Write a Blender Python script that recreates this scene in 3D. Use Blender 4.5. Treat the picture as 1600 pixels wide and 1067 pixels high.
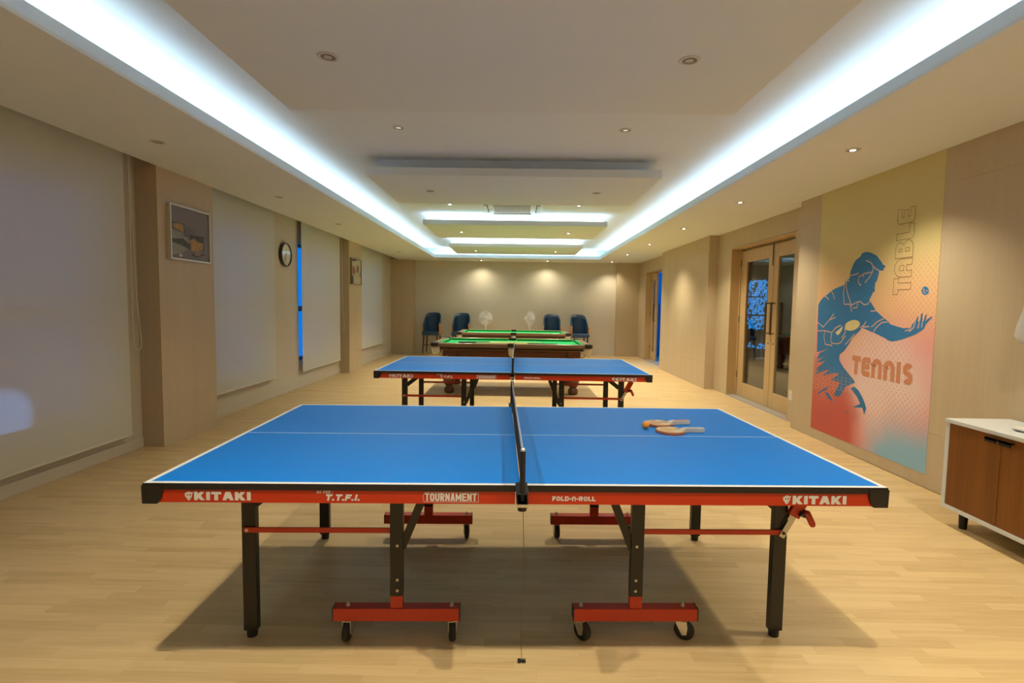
import bpy, bmesh, math, random
from mathutils import Vector, Matrix
from math import sin, cos, pi, radians as R

for o in list(bpy.data.objects):
    bpy.data.objects.remove(o)
SC = bpy.context.scene
COL = SC.collection

# ------------------------------------------------------------------ camera
cam_data = bpy.data.cameras.new('camera')
cam = bpy.data.objects.new('camera', cam_data)
COL.objects.link(cam)
SC.camera = cam
cam_data.sensor_fit = 'HORIZONTAL'
cam_data.sensor_width = 36.0
cam_data.lens = 825.225 / 1600 * 36.0
cam_data.clip_start = 0.05
cam_data.clip_end = 200
PIT, ROL, YAW, CH = 0.0677, 0.0146, -0.0099, 1.4176
fw = Vector((sin(YAW) * cos(PIT), cos(YAW) * cos(PIT), -sin(PIT)))
up0 = Vector((sin(YAW) * sin(PIT), cos(YAW) * sin(PIT), cos(PIT)))
rt0 = Vector((cos(YAW), -sin(YAW), 0))
rt = cos(ROL) * rt0 + sin(ROL) * up0
up = -sin(ROL) * rt0 + cos(ROL) * up0
cam.matrix_world = Matrix(((rt.x, up.x, -fw.x, 0), (rt.y, up.y, -fw.y, 0), (rt.z, up.z, -fw.z, CH), (0, 0, 0, 1)))

# ------------------------------------------------------------------ world and light levels
world = bpy.data.worlds.new('dusk')
SC.world = world
world.use_nodes = True
bg = world.node_tree.nodes['Background']
bg.inputs[0].default_value = (0.0, 0.27, 1.0, 1)      # deep blue dusk outside the windows
bg.inputs[1].default_value = 0.45
SC.view_settings.view_transform = 'Standard'
SC.view_settings.look = 'None'
SC.view_settings.exposure = 1.0
SC.view_settings.gamma = 1.0
SC.view_settings.use_curve_mapping = False

WARM = (1.0, 0.885, 0.675)
COOL = (0.60, 0.82, 1.0)
P_CEIL, P_PANEL, P_SOFF, P_BACK = 66, 66, 64, 20       # watts of the downlights
COVE = 7.6                                            # emission of the cove strips

# ------------------------------------------------------------------ main dimensions (metres)
XL, XLW = -3.41, -3.62          # column face / window wall, left
XR, XRD = 3.307, 3.47           # mural wall / door recess, right
ZS, ZU, ZP = 2.68, 2.95, 2.75   # soffit, upper ceiling, underside of the hung panels
YB, YF = 15.37, -3.2            # far wall, wall behind the camera
LIPL, LIPR, LIPF, LIPN = -2.26, 2.16, 14.29, -2.2


# ------------------------------------------------------------------ helpers
def tag(o, label=None, cat=None, group=None, kind=None):
    if label: o['label'] = label
    if cat: o['category'] = cat
    if group: o['group'] = group
    if kind: o['kind'] = kind
    return o


def empty(name, loc=(0, 0, 0), rz=0.0):
    o = bpy.data.objects.new(name, None)
    COL.objects.link(o)
    o.location = loc
    o.rotation_euler = (0, 0, rz)
    o.empty_display_size = 0.1
    return o


def children(o):
    return [c for c in bpy.data.objects if c.parent == o]


def copy_tree(o, parent=None):
    c = o.copy()
    COL.objects.link(c)
    if parent:
        c.parent = parent
    for ch in children(o):
        copy_tree(ch, c)
    return c


class MB:
    """collects shapes, then links them as one mesh object"""
    def __init__(s):
        s.v = []
        s.f = []

    def add(s, vs, fs):
        n = len(s.v)
        s.v += [tuple(p) for p in vs]
        s.f += [tuple(i + n for i in q) for q in fs]
        return s

    def box(s, a, b):
        x0, y0, z0 = (min(a[i], b[i]) for i in range(3))
        x1, y1, z1 = (max(a[i], b[i]) for i in range(3))
        return s.add([(x0, y0, z0), (x1, y0, z0), (x1, y1, z0), (x0, y1, z0), (x0, y0, z1), (x1, y0, z1), (x1, y1, z1), (x0, y1, z1)],
                     [(0, 3, 2, 1), (4, 5, 6, 7), (0, 1, 5, 4), (1, 2, 6, 5), (2, 3, 7, 6), (3, 0, 4, 7)])

    def obox(s, c, size, M):
        """box of given size around c, axes given by 3x3 matrix M"""
        hx, hy, hz = (k / 2 for k in size)
        c = Vector(c)
        vs = [c + M @ Vector(p) for p in ((-hx, -hy, -hz), (hx, -hy, -hz), (hx, hy, -hz), (-hx, hy, -hz), (-hx, -hy, hz), (hx, -hy, hz), (hx, hy, hz), (-hx, hy, hz))]
        return s.add(vs, [(0, 3, 2, 1), (4, 5, 6, 7), (0, 1, 5, 4), (1, 2, 6, 5), (2, 3, 7, 6), (3, 0, 4, 7)])

    def bar(s, p, q, w, t, upv=(0, 0, 1)):
        """rectangular bar from p to q, w wide (across), t thick (along upv)"""
        p, q = Vector(p), Vector(q)
        d = q - p
        L = d.length
        d.normalize()
        u = Vector(upv)
        side = d.cross(u).normalized()
        u = side.cross(d).normalized()
        M = Matrix((d, side, u)).transposed()
        return s.obox((p + q) / 2, (L, w, t), M)

    def cyl(s, p, q, r0, r1=None, n=16, cap=True):
        r1 = r0 if r1 is None else r1
        p, q = Vector(p), Vector(q)
        d = (q - p).normalized()
        a = d.orthogonal().normalized()
        b = d.cross(a)
        vs = []
        for c, r in ((p, r0), (q, r1)):
            for i in range(n):
                t = 2 * pi * i / n
                vs.append(c + r * (cos(t) * a + sin(t) * b))
        fs = [(i, (i + 1) % n, n + (i + 1) % n, n + i) for i in range(n)]
        if cap:
            fs += [tuple(range(n - 1, -1, -1)), tuple(range(n, 2 * n))]
        return s.add(vs, fs)

    def tube(s, pts, r, n=8, closed=False):
        pts = [Vector(p) for p in pts]
        m = len(pts)
        vs = []
        prev = None
        for i, p in enumerate(pts):
            if closed:
                d = pts[(i + 1) % m] - pts[i - 1]
            else:
                d = pts[min(i + 1, m - 1)] - pts[max(i - 1, 0)]
            d.normalize()
            a = d.orthogonal() if prev is None else prev - d * prev.dot(d)
            a.normalize()
            prev = a
            b = d.cross(a)
            rr = r[i] if isinstance(r, (list, tuple)) else r
            vs += [p + rr * (cos(2 * pi * k / n) * a + sin(2 * pi * k / n) * b) for k in range(n)]
        fs = []
        for i in range(m if closed else m - 1):
            j = (i + 1) % m
            fs += [(i * n + k, i * n + (k + 1) % n, j * n + (k + 1) % n, j * n + k) for k in range(n)]
        if not closed:
            fs += [tuple(range(n - 1, -1, -1)), tuple((m - 1) * n + k for k in range(n))]
        return s.add(vs, fs)

    def lathe(s, prof, c=(0, 0, 0), n=24, M=None):
        """profile [(r, z)] turned about z through c"""
        vs = []
        M = M or Matrix.Identity(3)
        for r, z in prof:
            vs += [Vector(c) + M @ Vector((r * cos(2 * pi * k / n), r * sin(2 * pi * k / n), z)) for k in range(n)]
        fs = []
        for i in range(len(prof) - 1):
            fs += [(i * n + k, i * n + (k + 1) % n, (i + 1) * n + (k + 1) % n, (i + 1) * n + k) for k in range(n)]
        if prof[0][0] > 1e-6:
            fs.append(tuple(range(n - 1, -1, -1)))
        if prof[-1][0] > 1e-6:
            fs.append(tuple((len(prof) - 1) * n + k for k in range(n)))
        return s.add(vs, fs)

    def prism(s, poly, f0, f1):
        """polygon [(a, b)] mapped by f0 and f1 to the two faces"""
        n = len(poly)
        vs = [f0(*p) for p in poly] + [f1(*p) for p in poly]
        fs = [tuple(range(n - 1, -1, -1)), tuple(range(n, 2 * n))] + [(i, (i + 1) % n, n + (i + 1) % n, n + i) for i in range(n)]
        return s.add(vs, fs)

    def ribbon(s, pts, t, F, closed=False):
        """flat stroke of width t along 2-D points, mapped to 3-D by F"""
        pts = [Vector(p) for p in pts]
        m = len(pts)
        L, Rr = [], []
        for i, p in enumerate(pts):
            if closed or 0 < i < m - 1:
                d0 = (p - pts[i - 1]).normalized()
                d1 = (pts[(i + 1) % m] - p).normalized()
            elif i == 0:
                d0 = d1 = (pts[1] - p).normalized()
            else:
                d0 = d1 = (p - pts[i - 1]).normalized()
            n0 = Vector((-d0.y, d0.x))
            n1 = Vector((-d1.y, d1.x))
            mm = n0 + n1
            if mm.length < 1e-4:
                mm = n0
            mm.normalize()
            k = min(1.0 / max(mm.dot(n0), 0.35), 2.2)
            L.append(p + mm * (k * t / 2))
            Rr.append(p - mm * (k * t / 2))
        vs = [F(*q) for q in L] + [F(*q) for q in Rr]
        fs = [(m + i, m + (i + 1) % m, (i + 1) % m, i) for i in range(m if closed else m - 1)]
        return s.add(vs, fs)

    def poly(s, pts, F):
        return s.add([F(*p) for p in pts], [tuple(range(len(pts)))])

    def mesh(s, name, smooth=False):
        me = bpy.data.meshes.new(name)
        me.from_pydata(s.v, [], s.f)
        bm = bmesh.new()
        bm.from_mesh(me)
        bmesh.ops.recalc_face_normals(bm, faces=bm.faces)
        bm.to_mesh(me)
        bm.free()
        if smooth:
            me.polygons.foreach_set('use_smooth', [True] * len(me.polygons))
        return me

    def build(s, name, mat, parent=None, loc=None, bevel=0, seg=2, smooth=False, angle=None):
        me = s.mesh(name, smooth)
        if mat:
            me.materials.append(mat)
        o = bpy.data.objects.new(name, me)
        COL.objects.link(o)
        if parent:
            o.parent = parent
        if loc:
            o.location = loc
        if bevel:
            md = o.modifiers.new('bevel', 'BEVEL')
            md.width = bevel
            md.segments = seg
            md.limit_method = 'ANGLE'
            md.angle_limit = R(35)
        if angle:
            me.polygons.foreach_set('use_smooth', [True] * len(me.polygons))
            md = o.modifiers.new('edges', 'EDGE_SPLIT')
            md.split_angle = R(angle)
        return o


# ------------------------------------------------------------------ materials
def new_mat(name):
    m = bpy.data.materials.new(name)
    m.use_nodes = True
    nt = m.node_tree
    return m, nt, nt.nodes['Principled BSDF']


def M_(name, col, rough=0.5, metal=0.0, spec=0.5, emis=None, es=0.0, noise=0.0, nscale=20.0, bump=0.0):
    m, nt, b = new_mat(name)
    b.inputs['Base Color'].default_value = (*col, 1)
    b.inputs['Roughness'].default_value = rough
    b.inputs['Metallic'].default_value = metal
    b.inputs['Specular IOR Level'].default_value = spec
    if emis:
        b.inputs['Emission Color'].default_value = (*emis, 1)
        b.inputs['Emission Strength'].default_value = es
    tc = nt.nodes.new('ShaderNodeTexCoord')
    nz = nt.nodes.new('ShaderNodeTexNoise')
    nz.inputs['Scale'].default_value = nscale
    nz.inputs['Detail'].default_value = 4
    nt.links.new(tc.outputs['Object'], nz.inputs['Vector'])
    if noise:
        mr = nt.nodes.new('ShaderNodeMapRange')
        mr.inputs['To Min'].default_value = 1 - noise
        mr.inputs['To Max'].default_value = 1 + noise
        nt.links.new(nz.outputs['Fac'], mr.inputs['Value'])
        mx = nt.nodes.new('ShaderNodeVectorMath')
        mx.operation = 'SCALE'
        mx.inputs[0].default_value = col
        nt.links.new(mr.outputs[0], mx.inputs['Scale'])
        nt.links.new(mx.outputs[0], b.inputs['Base Color'])
    if bump:
        bp = nt.nodes.new('ShaderNodeBump')
        bp.inputs['Strength'].default_value = bump
        bp.inputs['Distance'].default_value = 0.002
        nt.links.new(nz.outputs['Fac'], bp.inputs['Height'])
        nt.links.new(bp.outputs[0], b.inputs['Normal'])
    return m


class NT:
    """tiny node-graph writer"""
    def __init__(s, nt):
        s.nt = nt

    def n(s, typ, **kw):
        nd = s.nt.nodes.new('ShaderNode' + typ)
        for k, v in kw.items():
            setattr(nd, k, v)
        return nd

    def _set(s, sock, v):
        if isinstance(v, bpy.types.NodeSocket):
            s.nt.links.new(v, sock)
        else:
            sock.default_value = v

    def m(s, op, a, b=0.0, c=0.0, clamp=False):
        nd = s.n('Math', operation=op, use_clamp=clamp)
        for i, x in enumerate((a, b, c)):
            s._set(nd.inputs[i], x)
        return nd.outputs[0]

    def mix(s, f, a, b):
        nd = s.n('Mix', data_type='RGBA')
        s._set(nd.inputs[0], f)
        for k, x in ((6, a), (7, b)):
            s._set(nd.inputs[k], x if isinstance(x, bpy.types.NodeSocket) else (*x[:3], 1))
        return nd.outputs[2]

    def noise(s, vec, scale, detail=3.0, rough=0.5):
        nd = s.n('TexNoise')
        s._set(nd.inputs['Vector'], vec)
        nd.inputs['Scale'].default_value = scale
        nd.inputs['Detail'].default_value = detail
        nd.inputs['Roughness'].default_value = rough
        return nd.outputs['Fac']

    def smooth(s, x, a, b):
        nd = s.n('MapRange', interpolation_type='SMOOTHSTEP')
        s._set(nd.inputs['Value'], x)
        nd.inputs['From Min'].default_value = a
        nd.inputs['From Max'].default_value = b
        return nd.outputs[0]

    def comb(s, x, y, z):
        nd = s.n('CombineXYZ')
        for i, k in enumerate((x, y, z)):
            s._set(nd.inputs[i], k)
        return nd.outputs[0]


def wood_floor():
    m, nt, b = new_mat('maple_strip_floor')
    g = NT(nt)
    pos = g.n('NewGeometry').outputs['Position']
    sep = g.n('SeparateXYZ')
    nt.links.new(pos, sep.inputs[0])
    x, y = sep.outputs[0], sep.outputs[1]
    row = g.m('FLOOR', g.m('DIVIDE', y, 0.06))
    wn = g.n('TexWhiteNoise', noise_dimensions='1D')
    nt.links.new(row, wn.inputs['W'])
    xs = g.m('DIVIDE', g.m('ADD', x, g.m('MULTIPLY', wn.outputs['Value'], 7.0)), 0.46)
    colid = g.m('FLOOR', xs)
    wn2 = g.n('TexWhiteNoise', noise_dimensions='2D')
    nt.links.new(g.comb(row, colid, 0.0), wn2.inputs['Vector'])
    tone = wn2.outputs['Value']
    gv = g.comb(g.m('ADD', x, g.m('MULTIPLY', tone, 31.0)), g.m('MULTIPLY', y, 16.0), tone)
    grain = g.noise(gv, 2.2, 5.0, 0.62)
    fine = g.noise(g.comb(g.m('MULTIPLY', x, 2.0), g.m('MULTIPLY', y, 60.0), tone), 3.0, 2.0)
    f = g.m('ADD', g.m('MULTIPLY', tone, 0.40), g.m('ADD', g.m('MULTIPLY', g.m('SUBTRACT', grain, 0.5), 1.1), g.m('MULTIPLY', g.m('SUBTRACT', fine, 0.5), 0.3)), clamp=True)
    c = g.mix(f, (0.66, 0.48, 0.235), (0.42, 0.265, 0.105))
    # thin joints between the strips
    fy = g.m('FRACT', g.m('DIVIDE', y, 0.06))
    fx = g.m('FRACT', xs)
    j = g.m('MAXIMUM', g.m('LESS_THAN', fy, 0.014), g.m('LESS_THAN', fx, 0.003))
    c = g.mix(g.m('MULTIPLY', j, 0.22), c, (0.25, 0.14, 0.05))
    nt.links.new(c, b.inputs['Base Color'])
    b.inputs['Roughness'].default_value = 0.42
    b.inputs['Specular IOR Level'].default_value = 0.4
    bp = g.n('Bump')
    bp.inputs['Strength'].default_value = 0.06
    bp.inputs['Distance'].default_value = 0.001
    nt.links.new(grain, bp.inputs['Height'])
    nt.links.new(bp.outputs[0], b.inputs['Normal'])
    return m


def grain_mat(name, c0, c1, axis=2, k=55.0, l=1.6, rough=0.5, amt=1.0, spec=0.4):
    """straight-grained veneer, grain along the given world axis"""
    m, nt, b = new_mat(name)
    g = NT(nt)
    pos = g.n('NewGeometry').outputs['Position']
    mp = g.n('Mapping')
    nt.links.new(pos, mp.inputs[0])
    sc = [k, k, k]
    sc[axis] = l
    mp.inputs['Scale'].default_value = sc
    a = g.noise(mp.outputs[0], 1.0, 4.0, 0.6)
    big = g.noise(mp.outputs[0], 0.12, 2.0)
    f = g.m('ADD', g.m('MULTIPLY', g.m('SUBTRACT', a, 0.5), amt), big, clamp=True)
    nt.links.new(g.mix(f, c0, c1), b.inputs['Base Color'])
    b.inputs['Roughness'].default_value = rough
    b.inputs['Specular IOR Level'].default_value = spec
    return m


def blind_mat():
    m, nt, b = new_mat('blind_fabric')
    g = NT(nt)
    out = nt.nodes['Material Output']
    b.inputs['Base Color'].default_value = (0.66, 0.65, 0.55, 1)
    b.inputs['Roughness'].default_value = 0.85
    tr = g.n('BsdfTranslucent')
    tr.inputs[0].default_value = (0.55, 0.60, 0.62, 1)
    tp = g.n('BsdfTransparent')
    tp.inputs[0].default_value = (0.8, 0.85, 0.9, 1)
    m1 = g.n('MixShader')
    m1.inputs[0].default_value = 0.10
    nt.links.new(b.outputs[0], m1.inputs[1])
    nt.links.new(tr.outputs[0], m1.inputs[2])
    m2 = g.n('MixShader')
    m2.inputs[0].default_value = 0.025
    nt.links.new(m1.outputs[0], m2.inputs[1])
    nt.links.new(tp.outputs[0], m2.inputs[2])
    nt.links.new(m2.outputs[0], out.inputs[0])
    return m


def glass_mat(name, tint=(0.9, 0.95, 1.0), refl=0.08):
    m, nt, b = new_mat(name)
    g = NT(nt)
    out = nt.nodes['Material Output']
    nt.nodes.remove(b)
    tp = g.n('BsdfTransparent')
    tp.inputs[0].default_value = (*tint, 1)
    gl = g.n('BsdfGlossy')
    gl.inputs['Roughness'].default_value = 0.02
    lw = g.n('LayerWeight')
    lw.inputs[0].default_value = 0.5
    mx = g.n('MixShader')
    nt.links.new(g.m('ADD', g.m('MULTIPLY', g.m('POWER', lw.outputs['Facing'], 4.0), 0.8), refl, clamp=True), mx.inputs[0])
    nt.links.new(tp.outputs[0], mx.inputs[1])
    nt.links.new(gl.outputs[0], mx.inputs[2])
    nt.links.new(mx.outputs[0], out.inputs[0])
    return m


def mural_mat():
    """printed wallpaper: yellow sky to salmon, pale patch, red and blue corners, halftone dots"""
    m, nt, b = new_mat('mural_print')
    g = NT(nt)
    tc = g.n('TexCoord').outputs['Object']
    sep = g.n('SeparateXYZ')
    nt.links.new(tc, sep.inputs[0])
    u = g.m('DIVIDE', g.m('MULTIPLY', sep.outputs[1], -1.0), 1.67)     # 0 left .. 1 right
    v = g.m('DIVIDE', sep.outputs[2], 2.57)                            # 0 bottom .. 1 top
    nz = g.m('SUBTRACT', g.noise(tc, 2.2, 4.0), 0.5)
    vv = g.m('ADD', v, g.m('MULTIPLY', nz, 0.16))
    c = g.mix(g.smooth(vv, 0.78, 0.50), (0.66, 0.56, 0.25), (0.80, 0.50, 0.27))
    c = g.mix(g.smooth(vv, 0.55, 0.40), c, (0.77, 0.34, 0.30))

    def blob(cu, cv, r0, r1, ku=1.0, w=0.35):
        du = g.m('MULTIPLY', g.m('SUBTRACT', u, cu), ku * 1.67)
        dv = g.m('MULTIPLY', g.m('SUBTRACT', v, cv), 2.57)
        d = g.m('SQRT', g.m('ADD', g.m('POWER', g.m('ABSOLUTE', du), 2.0), g.m('POWER', g.m('ABSOLUTE', dv), 2.0)))
        return g.smooth(g.m('ADD', d, g.m('MULTIPLY', nz, w)), r1, r0)
    c = g.mix(g.m('MULTIPLY', blob(0.40, 0.40, 0.05, 0.35), 0.6), c, (0.78, 0.50, 0.24))
    c = g.mix(g.m('MULTIPLY', blob(0.66, 0.245, 0.20, 0.72, 0.8), 0.92), c, (0.82, 0.65, 0.60))
    c = g.mix(g.m('MULTIPLY', blob(0.08, 0.06, 0.45, 0.78, 0.9), 0.95), c, (0.54, 0.10, 0.075))
    c = g.mix(g.m('MULTIPLY', blob(0.92, -0.02, 0.25, 0.62, 0.75), 0.95), c, (0.25, 0.50, 0.66))
    # halftone dots
    def dots(p, lo, mask, colr, c):
        fu = g.m('SUBTRACT', g.m('FRACT', g.m('DIVIDE', g.m('ADD', sep.outputs[1], sep.outputs[2]), p)), 0.5)
        fv = g.m('SUBTRACT', g.m('FRACT', g.m('DIVIDE', g.m('SUBTRACT', sep.outputs[1], sep.outputs[2]), p)), 0.5)
        d = g.m('SQRT', g.m('ADD', g.m('MULTIPLY', fu, fu), g.m('MULTIPLY', fv, fv)))
        return g.mix(g.m('MULTIPLY', g.m('LESS_THAN', d, g.m('MULTIPLY', mask, lo)), 0.42), c, colr)
    c = dots(0.052, 0.36, blob(0.02, 0.62, 0.1, 0.5, 0.8), (0.70, 0.28, 0.16), c)
    c = dots(0.052, 0.36, blob(0.93, 0.56, 0.1, 0.62, 0.7), (0.72, 0.30, 0.20), c)
    c = dots(0.060, 0.42, blob(0.62, 0.34, 0.05, 0.5, 0.6), (0.72, 0.33, 0.22), c)
    c = dots(0.050, 0.46, blob(0.12, 0.235, 0.05, 0.5, 0.6), (0.74, 0.36, 0.26), c)
    c = dots(0.055, 0.46, blob(0.80, 0.15, 0.02, 0.42, 0.45), (0.70, 0.30, 0.22), c)
    nt.links.new(c, b.inputs['Base Color'])
    b.inputs['Roughness'].default_value = 0.6
    b.inputs['Specular IOR Level'].default_value = 0.25
    return m


MAT = {}
MAT['floor'] = wood_floor()
MAT['wall'] = grain_mat('wall_laminate', (0.575, 0.465, 0.305), (0.505, 0.395, 0.25), 2, 60, 1.3, 0.5, 0.9, 0.3)
MAT['wall_core'] = M_('wall_core', (0.575, 0.465, 0.305), 0.7, noise=0.03)
MAT['backwall'] = M_('back_wall_paper', (0.62, 0.565, 0.44), 0.75, noise=0.04, nscale=60)
MAT['soffit'] = M_('soffit_paint', (0.75, 0.765, 0.735), 0.8, spec=0.2, noise=0.015, nscale=3)
MAT['lip'] = M_('cove_lip_glow_tint', (0.76, 0.87, 0.94), 0.7, spec=0.2, noise=0.01)  # bluish tint paints the cool cove glow onto the lip
MAT['ceiling'] = M_('ceiling_paint', (0.72, 0.765, 0.78), 0.8, spec=0.2, noise=0.015, nscale=3)  # white paint tinted bluish to stand in for cooler light
MAT['panel'] = M_('ceiling_panel_paint', (0.70, 0.735, 0.72), 0.8, spec=0.2, noise=0.015, nscale=3)  # cool tint in the white offsets the warm light bounced off the floor
MAT['led'] = M_('cove_strip_light', (0.9, 0.95, 1), 0.5, emis=COOL, es=COVE)
MAT['led2'] = M_('panel_strip_light', (0.9, 0.95, 1), 0.5, emis=COOL, es=COVE * 0.9)
MAT['blind'] = blind_mat()
MAT['plaster'] = M_('window_wall_paint', (0.60, 0.53, 0.40), 0.75, noise=0.03)
MAT['blind_bar'] = M_('blind_bar', (0.64, 0.62, 0.52), 0.5, noise=0.02)
MAT['chain'] = M_('bead_chain', (0.75, 0.7, 0.6), 0.4, noise=0.02)
MAT['alu'] = M_('window_aluminium', (0.16, 0.14, 0.13), 0.4, 0.6, noise=0.03)
MAT['winglass'] = glass_mat('window_glass', (0.9, 0.95, 1.0), 0.04)
MAT['doorglass'] = glass_mat('door_glass', (0.8, 0.84, 0.9), 0.05)
MAT['doorwood'] = grain_mat('door_ash', (0.60, 0.43, 0.22), (0.50, 0.34, 0.16), 2, 45, 1.2, 0.45, 1.0)
MAT['bronze'] = M_('bronze_metal', (0.20, 0.15, 0.10), 0.35, 0.85, noise=0.05)
MAT['stone'] = M_('sill_stone', (0.36, 0.33, 0.28), 0.4, noise=0.12, nscale=40)
MAT['white_plastic'] = M_('white_plastic', (0.72, 0.71, 0.68), 0.4, noise=0.01)
MAT['grille'] = M_('grille_shadow', (0.16, 0.13, 0.09), 0.7, noise=0.05)
MAT['chrome'] = M_('lamp_reflector', (0.75, 0.72, 0.66), 0.18, 0.95, noise=0.02)
MAT['ring'] = M_('downlight_ring', (0.60, 0.57, 0.51), 0.45, noise=0.01)
MAT['lamp_on'] = M_('lamp_lit', (1, 1, 1), 0.5, emis=(1.0, 0.93, 0.80), es=9.0)
MAT['lamp_dim'] = M_('lamp_dimmed_glow', (0.5, 0.46, 0.38), 0.3, emis=(1.0, 0.9, 0.7), es=0.25)  # glow turned down to imitate the shade of a deep recess
MAT['lamp_off'] = M_('lamp_unlit', (0.48, 0.44, 0.37), 0.25, noise=0.05)
MAT['mural'] = mural_mat()
MAT['print_blue'] = M_('mural_blue_print', (0.04, 0.19, 0.42), 0.6, spec=0.25, noise=0.12, nscale=6)
MAT['print_line'] = M_('mural_line_print', (0.70, 0.42, 0.30), 0.6, spec=0.25, noise=0.02)
MAT['print_cream'] = M_('mural_cream_print', (0.72, 0.60, 0.30), 0.6, spec=0.25, noise=0.03)
MAT['print_brown'] = M_('mural_brown_print', (0.62, 0.26, 0.14), 0.6, spec=0.25, noise=0.05)
MAT['print_thin'] = M_('mural_thin_print', (0.34, 0.20, 0.09), 0.6, spec=0.25, noise=0.05)

# ================================================================== THE SETTING
# ---- floor: a slab with laminate boards laid in the near part
FB0, FB1 = 1.26, 5.22
fl = MB()
fl.box((-3.83, YF, -0.08), (3.47, FB0, 0.0)).box((-3.83, FB0, -0.08), (3.47, FB1, -0.005)).box((-3.83, FB1, -0.08), (3.47, YB + 0.1, 0.0))
floor = tag(fl.build('floor', MAT['floor']), 'pale maple strip laminate floor of the games room', kind='structure')
rnd = random.Random(4)
plank_meshes = {}
nrow = int(round((FB1 - FB0) / 0.18))
for r in range(nrow):
    y0 = FB0 + r * 0.18
    x = -3.615 - rnd.choice((0.0, 0.41, 0.82))
    while x < 3.30:
        a, e = max(x, -3.615), min(x + 1.23, 3.30)
        x += 1.23
        if e - a < 0.12:
            continue
        key = round(e - a, 3)
        if key not in plank_meshes:
            plank_meshes[key] = MB().box((0, 0.00015, -0.0048), (key - 0.0003, 0.17985, 0.0)).mesh('plank')
            plank_meshes[key].materials.append(MAT['floor'])
        o = bpy.data.objects.new('plank', plank_meshes[key])
        COL.objects.link(o)
        o.location = (a, y0, 0)
        o.parent = floor


def clad(parent, axis, pos, out, a0, a1, z0=0.0, z1=ZS, mat=None, t=0.012):
    """three laminate sheets on a wall face; axis 'x' = face of constant x spanning y, 'y' = constant y spanning x"""
    for lo, hi in ((0.0, 0.45), (0.45, 2.405), (2.405, z1)):
        lo, hi = max(lo, z0), min(hi, z1)
        if hi - lo < 0.02:
            continue
        g = 0.0006
        mb = MB()
        if axis == 'x':
            mb.box((pos, a0 + g, lo + g), (pos + out * t, a1 - g, hi - g))
        else:
            mb.box((a0 + g, pos, lo + g), (a1 - g, pos + out * t, hi - g))
        mb.build('panel', mat or MAT['wall'], parent)


# ---- left wall: window wall with columns standing proud of it
T = 0.012
WIN = ((2.30, 4.60), (6.15, 7.50), (8.69, 10.40), (11.75, 13.70))
WZ0, WZ1 = 0.44, 2.40
wl = MB()
edges = [YF] + [e for w in WIN for e in w] + [YB]
for i in range(0, len(edges), 2):
    wl.box((XLW - 0.2, edges[i], 0), (XLW, edges[i + 1], 2.9))
for a, e in WIN:
    wl.box((XLW - 0.2, a, 0), (XLW, e, WZ0)).box((XLW - 0.2, a, WZ1), (XLW, e, 2.9))
wall_left = tag(wl.build('wall_left', MAT['plaster']), 'beige window wall with blinds on the left', kind='structure')
for y0, y1 in ((-1.6, -0.8), (5.01, 5.92), (10.68, 11.52)):
    c = MB().box((XLW, y0 + T, 0), (XL - T, y1 - T, ZS + 0.1)).build('column', MAT['wall_core'], wall_left)
    clad(c, 'x', XL - T, 1, y0, y1)
    clad(c, 'y', y0 + T, -1, XLW, XL - T)
    clad(c, 'y', y1 - T, 1, XLW, XL - T)
bl = MB()
for y0, y1 in ((-0.8, 5.01), (5.92, 10.68), (11.52, 15.07)):
    bl.box((XLW, y0, 0), (XLW + 0.012, y1, 0.10))
tag(bl.build('baseboard_left', MAT['plaster'], bevel=0.003), 'low beige skirting board under the window blinds', kind='structure')

# ---- windows behind the blinds
for i, (a, e) in enumerate(WIN):
    f = MB()
    x0, x1 = XLW - 0.16, XLW - 0.10
    f.box((x0, a, WZ0), (x1, a + 0.05, WZ1)).box((x0, e - 0.05, WZ0), (x1, e, WZ1))
    f.box((x0, a + 0.05, WZ0), (x1, e - 0.05, WZ0 + 0.05)).box((x0, a + 0.05, WZ1 - 0.05), (x1, e - 0.05, WZ1))
    f.box((x0, a + 0.05, 1.27), (x1, e - 0.05, 1.36))
    w = tag(f.build('window_%d' % (i + 1), MAT['alu'], bevel=0.004), 'dark framed window behind the roller blinds', kind='structure')
    for z0, z1 in ((WZ0 + 0.05, 1.27), (1.36, WZ1 - 0.05)):
        MB().box((x0 + 0.027, a + 0.05, z0), (x0 + 0.033, e - 0.05, z1)).build('pane', MAT['winglass'], w)

# ---- back wall with shallow corner columns
wall_back = tag(MB().box((-3.83, YB, 0), (3.9, YB + 0.2, 2.95)).build('wall_back', MAT['backwall']), 'plain beige papered wall at the far end', kind='structure')
for x0, x1, y0 in ((XLW, -2.99, 15.07), (2.845, XRD, 15.22)):
    s = -1 if x0 < 0 else 1
    c = MB().box((x0, y0 + T, 0), (x1, YB, ZS + 0.02)).build('corner_column', MAT['wall_core'], wall_back)
    clad(c, 'y', y0 + T, -1, x0, x1)
    if s < 0:
        clad(c, 'x', x1, 1, y0, YB)
    else:
        clad(c, 'x', x0, -1, y0, YB)

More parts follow.
